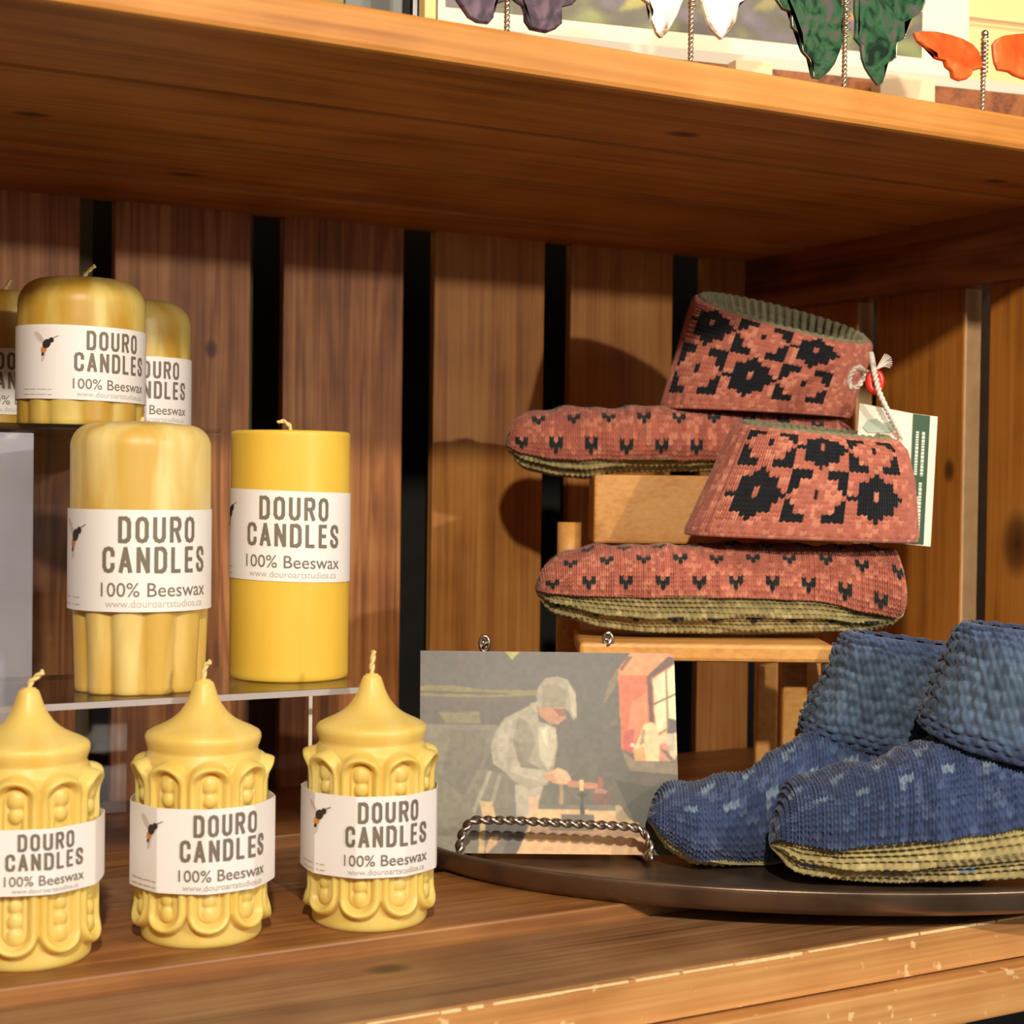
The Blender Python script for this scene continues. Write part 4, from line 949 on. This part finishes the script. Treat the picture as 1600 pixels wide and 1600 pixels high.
# ------------------------------------------------------------------ stone butterflies on the top board
M['silver'] = plain('silver stem wire', L(214, 204, 188), .25, 1.0)
def stone(name, c1, c2, c3, scale=60, rough=.2):
    mt, nt, b = new_mat(name); tc = nt.nodes.new('ShaderNodeTexCoord'); n = nt.nodes.new('ShaderNodeTexNoise'); n.inputs['Scale'].default_value = scale; n.inputs['Detail'].default_value = 6; n.inputs['Distortion'].default_value = 1.2
    nt.links.new(tc.outputs['Object'], n.inputs['Vector']); r = ramp(nt, [(.36, c1), (.5, c2), (.66, c3)]); nt.links.new(n.outputs['Fac'], r.inputs[0]); nt.links.new(r.outputs[0], b.inputs['Base Color']); b.inputs['Roughness'].default_value = rough
    return mt
def butterfly(lab, mat, u_s, v_base, wings, body, rim=None):
    yb = -.475
    base = on(u_s, v_base, 1, yb)
    t = thing('stone_butterfly', (base[0], base[1], .5238), lab, 'butterfly ornament', 'stone butterflies on the top board')
    for wg in wings:
        pts = [on(u, v, 1, yb - .002) for u, v in wg]; c = np.mean(pts, 0); bm = bmesh.new()
        rings = []
        for sc, dy in ((.93, -.0022), (1.0, -.0010), (1.0, .0010), (.93, .0022)):
            rings.append([bm.verts.new((c[0] + (p[0] - c[0]) * sc, p[1] + dy, c[2] + (p[2] - c[2]) * sc)) for p in pts])
        n = len(pts)
        for r0, r1 in zip(rings, rings[1:]):
            for k in range(n): bm.faces.new((r0[k], r0[(k + 1) % n], r1[(k + 1) % n], r1[k]))
        for rg in (rings[0], rings[-1]):
            f = bm.faces.new(rg); 
        bmesh.ops.triangulate(bm, faces=[f for f in bm.faces if len(f.verts) > 4])
        wo = from_bm('wing', bm, mat, t)
        # silver-wire beading round the lower margin
        if rim:
            bm = bmesh.new(); n0 = len(pts)
            pp = resample(np.array(pts[rim[0]:rim[1]]) - np.array([0, .0018, 0]), 60); bm_grid(bm, tube_pts(pp, .0004, 6)); from_bm('wing_trim', bm, M['silver'], t, True)
    x = base[0]; zt_ = on(u_s, body[0], 1, yb)[2]
    bm = bmesh.new(); twisted(bm, resample(np.array([(x, yb, .5238), (x, yb, .55), (x, yb, zt_)]), 30), .0010, .006); from_bm('stem', bm, M['silver'], t, True)
    bm = bmesh.new(); th3 = np.linspace(0, 2 * PI, 28, endpoint=False)
    Pd = np.array([[(x + r * math.cos(q), yb + r * math.sin(q), z) for q in th3] for r, z in ((.014, .5240), (.0145, .5248), (.013, .5262), (.004, .5275), (.002, .529))]); bm_grid(bm, Pd)
    from_bm('foot', bm, M['silver'], t, True)
    # body with coils of wire
    z0_ = on(u_s, body[1], 1, yb)[2]; bm = bmesh.new(); q = np.linspace(0, 2 * PI * 9, 150)
    pc = np.stack([x + .0022 * np.cos(q), yb - .001 + .0022 * np.sin(q), np.linspace(z0_, zt_ + .004, 150)], 1); bm_grid(bm, tube_pts(pc, .0008, 6))
    bmesh.ops.create_uvsphere(bm, u_segments=12, v_segments=8, radius=.0028, matrix=Matrix.Translation((x, yb - .001, zt_ + .006)))
    from_bm('body', bm, M['silver'], t, True)
    return t
butterfly('dark purple stone butterfly on a silver stem, leftmost on the top board', stone('purple stone', L(38, 26, 34), L(70, 50, 62), L(110, 84, 96)), 792, 46,
    [[(787, 3), (789, -34), (760, -80), (710, -84), (700, -40), (712, 0), (722, 15), (731, 28), (745, 36), (762, 38), (770, 28), (772, 8)],
     [(799, -6), (797, -34), (830, -80), (880, -90), (906, -45), (900, 0), (893, 8), (877, 12), (877, 37), (866, 47), (853, 52), (828, 47), (819, 34), (818, 12), (803, 2)]], (-40, 0))
butterfly('white stone butterfly with dark wing tips on a silver stem', stone('white stone', L(150, 110, 80), L(232, 224, 212), L(250, 246, 238), 45), 1079, 92,
    [[(1070, -6), (1068, -40), (1040, -84), (992, -90), (990, -40), (1003, 0), (1012, 6), (1017, 18), (1016, 33), (1024, 52), (1031, 60), (1044, 47), (1056, 26), (1063, 8)],
     [(1088, -6), (1090, -40), (1120, -84), (1172, -90), (1178, -40), (1165, 0), (1154, 6), (1151, 14), (1147, 34), (1135, 50), (1125, 62), (1114, 52), (1106, 40), (1100, 20), (1096, 6)]], (-36, 14), rim=(5, 12))
butterfly('green stone butterfly with long wing tails on a silver stem', stone('green ruby stone', L(26, 44, 34), L(50, 92, 60), L(92, 84, 84), 75), 1319, 130,
    [[(1314, 0), (1306, -44), (1262, -80), (1200, -70), (1196, -24), (1212, 0), (1220, 12), (1237, 19), (1235, 30), (1236, 43), (1250, 55), (1252, 81), (1262, 92), (1268, 104), (1269, 122), (1281, 124), (1294, 112), (1303, 100), (1311, 80), (1316, 62), (1314, 42), (1317, 20)],
     [(1334, 19), (1336, -30), (1370, -78), (1440, -70), (1456, -30), (1444, 0), (1437, 19), (1424, 28), (1412, 34), (1413, 46), (1412, 59), (1398, 69), (1398, 80), (1397, 91), (1386, 99), (1379, 108), (1377, 131), (1371, 134), (1359, 119), (1351, 106), (1346, 92), (1344, 72), (1334, 60), (1337, 46), (1337, 36)]], (-30, 56), rim=(5, 15))
butterfly('orange stone butterfly, lowest and rightmost on the top board', stone('orange stone', L(200, 66, 14), L(222, 88, 22), L(230, 120, 60), 30, .4), 1535, 171,
    [[(1427, 52), (1440, 49), (1462, 50), (1485, 55), (1503, 61), (1519, 70), (1529, 82), (1534, 100), (1534, 107), (1519, 111), (1516, 118), (1508, 125), (1498, 127), (1488, 123), (1486, 112), (1478, 106), (1475, 96), (1461, 92), (1459, 83), (1444, 74), (1432, 64)],
     [(1550, 70), (1556, 62), (1568, 56), (1584, 54), (1606, 52), (1640, 58), (1636, 84), (1622, 110), (1608, 126), (1598, 124), (1584, 119), (1575, 113), (1558, 110), (1553, 98), (1551, 86)]], (66, 118))

# ------------------------------------------------------------------ prints and clutter standing behind the butterflies
def flower_bg(X, Y):
    n = np.sin(X * 23 + np.sin(Y * 17) * 2) * np.sin(Y * 19 + np.cos(X * 13) * 2) + .5 * np.sin(X * 61 + Y * 35) * np.sin(Y * 52 - X * 20)
    a, b_, c = srgb((104, 100, 84)), srgb((138, 144, 92)), srgb((120, 108, 118))
    k = np.clip(n, 0, 1)[..., None]; k2 = np.clip(-n - .2, 0, 1)[..., None]
    return a * (1 - k) * (1 - k2) + b_ * k + c * k2 * (1 - k)
PA = math.radians(-11); P0 = on(1100, 91, 1, -.26); PD = np.array([math.cos(PA), math.sin(PA), 0]); PN = np.array([-math.sin(PA), math.cos(PA), 0])
def onq(u, v, off=0.0):
    r = CF + CR * (u - 800) / F_PX - CU * (v - 800) / F_PX; q = P0 + PN * off
    X = CAM + r * (((q - CAM) @ PN) / (r @ PN)); return (X - P0) @ PD, X[2], X
def pbox(name, s0, s1, o0, o1, z0, z1, mat, parent=None, bev=.0005):
    c = P0 + PD * (s0 + s1) / 2 + PN * (o0 + o1) / 2
    return oriented_box(name, (c[0], c[1], (z0 + z1) / 2), abs(s1 - s0) / 2, abs(o1 - o0) / 2, (z1 - z0) / 2, mat, parent, bev, PA)
zs = onq(1500, 140, -.016)[1]; zs2 = onq(1500, 122, -.016)[1]; sR = .50
fp = thing('framed_print', tuple(onq(1100, 92)[2]), 'large floral print in a wide cream mat leaning behind the butterflies', 'art print')
M['mat'] = plain('cream mat board', L(244, 232, 206), .8)
s0, s1 = onq(684, 30)[0], onq(1514, 60)[0]; zt_ = P0[2] + .30
pbox('mat_board', s0, s1, 0, .006, zs + .0004, zt_, M['mat'], fp)
sa, sb2 = s0 + .006, onq(1440, 70)[0]; za = onq(1100, 54)[1]
def pq(s_, z, off): return P0 * [1, 1, 0] + PD * s_ + PN * off + UP * z
leaf = [([(a, b_), (a + .03, b_ - .06), (a + .07, b_ - .07), (a + .05, b_ - .02)], cc_) for a, b_, cc_ in [(.2, .9, (150, 154, 80)), (.34, .95, (170, 164, 90)), (.5, .93, (128, 140, 70)), (.62, .9, (150, 140, 90)), (.75, .96, (140, 132, 150)), (.82, .9, (200, 150, 80)), (.12, .97, (96, 120, 70)), (.44, .84, (190, 180, 150)), (.9, .95, (190, 160, 70))]]
printed('painted_flowers', pq(sa, zt_ - .04, -.0008), pq(sb2, zt_ - .04, -.0008), pq(sa, za, -.0008), raster(240, 140, flower_bg, leaf, .12, 2), fp)
lg = pbox('wooden_ledge', s0 - .1, sR, -.020, -.008, .5240, zs, M['rail'], bev=.001); tag(lg, 'dark brown ledge behind the butterflies on the top board', 'ledge')
lg = pbox('plastic_strip', s0 - .05, sR, -.019, -.0165, zs + .0002, zs2, plain('milky plastic', L(212, 202, 184), .3)); tag(lg, 'milky plastic strip running along under the floral print', 'plastic strip')
for u0, u1, v1, lab in [(1150, 1208, 92, 'small cream wooden block on the top board beside the green butterfly'), (1376, 1462, 114, 'small cream wooden block on the top board near the orange butterfly')]:
    a, b2 = onq(u0, v1, -.05), onq(u1, v1, -.05)
    tag(pbox('wooden_block', a[0], b2[0], -.05, -.035, .5240, a[1], plain('cream block', L(236, 212, 172), .7), bev=.001), lab, 'block')
yc = thing('yellow_print', tuple(onq(1560, 130, .03)[2]), 'plain yellow mounted sheet standing at the right behind the orange butterfly', 'mounted sheet')
pbox('sheet', onq(1490, 60, .03)[0], sR, .03, .035, zs + .0004, .90, plain('pale yellow sheet', L(244, 212, 150), .8), yc)
pbox('sleeve_edge', onq(1440, 20, .025)[0], sR, .024, .026, onq(1500, 27, .025)[1], onq(1500, 24.5, .025)[1], plain('sleeve edge', L(190, 160, 130), .4), yc, .0001)
tag(box('cream_post', (on(664, 10, 1, -.3)[0], -.30, .5245), (on(682, 10, 1, -.3)[0], -.29, .86), plain('cream painted post', L(238, 206, 140), .7), bev=.001), 'narrow cream frame edge left of the floral print', 'frame edge')
tag(box('black_bottle', (on(644, 10, 1, -.28)[0], -.28, .5245), (on(663, 10, 1, -.28)[0], -.26, .80), plain('black gloss', L(28, 22, 18), .2), bev=.004), 'black upright box beside the cream frame edge', 'box')
tag(box('grey_folder', (on(540, 10, 1, -.24)[0], -.24, .5245), (on(643, 10, 1, -.24)[0], -.235, .80), plain('grey folder', L(120, 122, 118), .6), bev=.001), 'grey folder standing at the left behind the top board edge', 'folder')
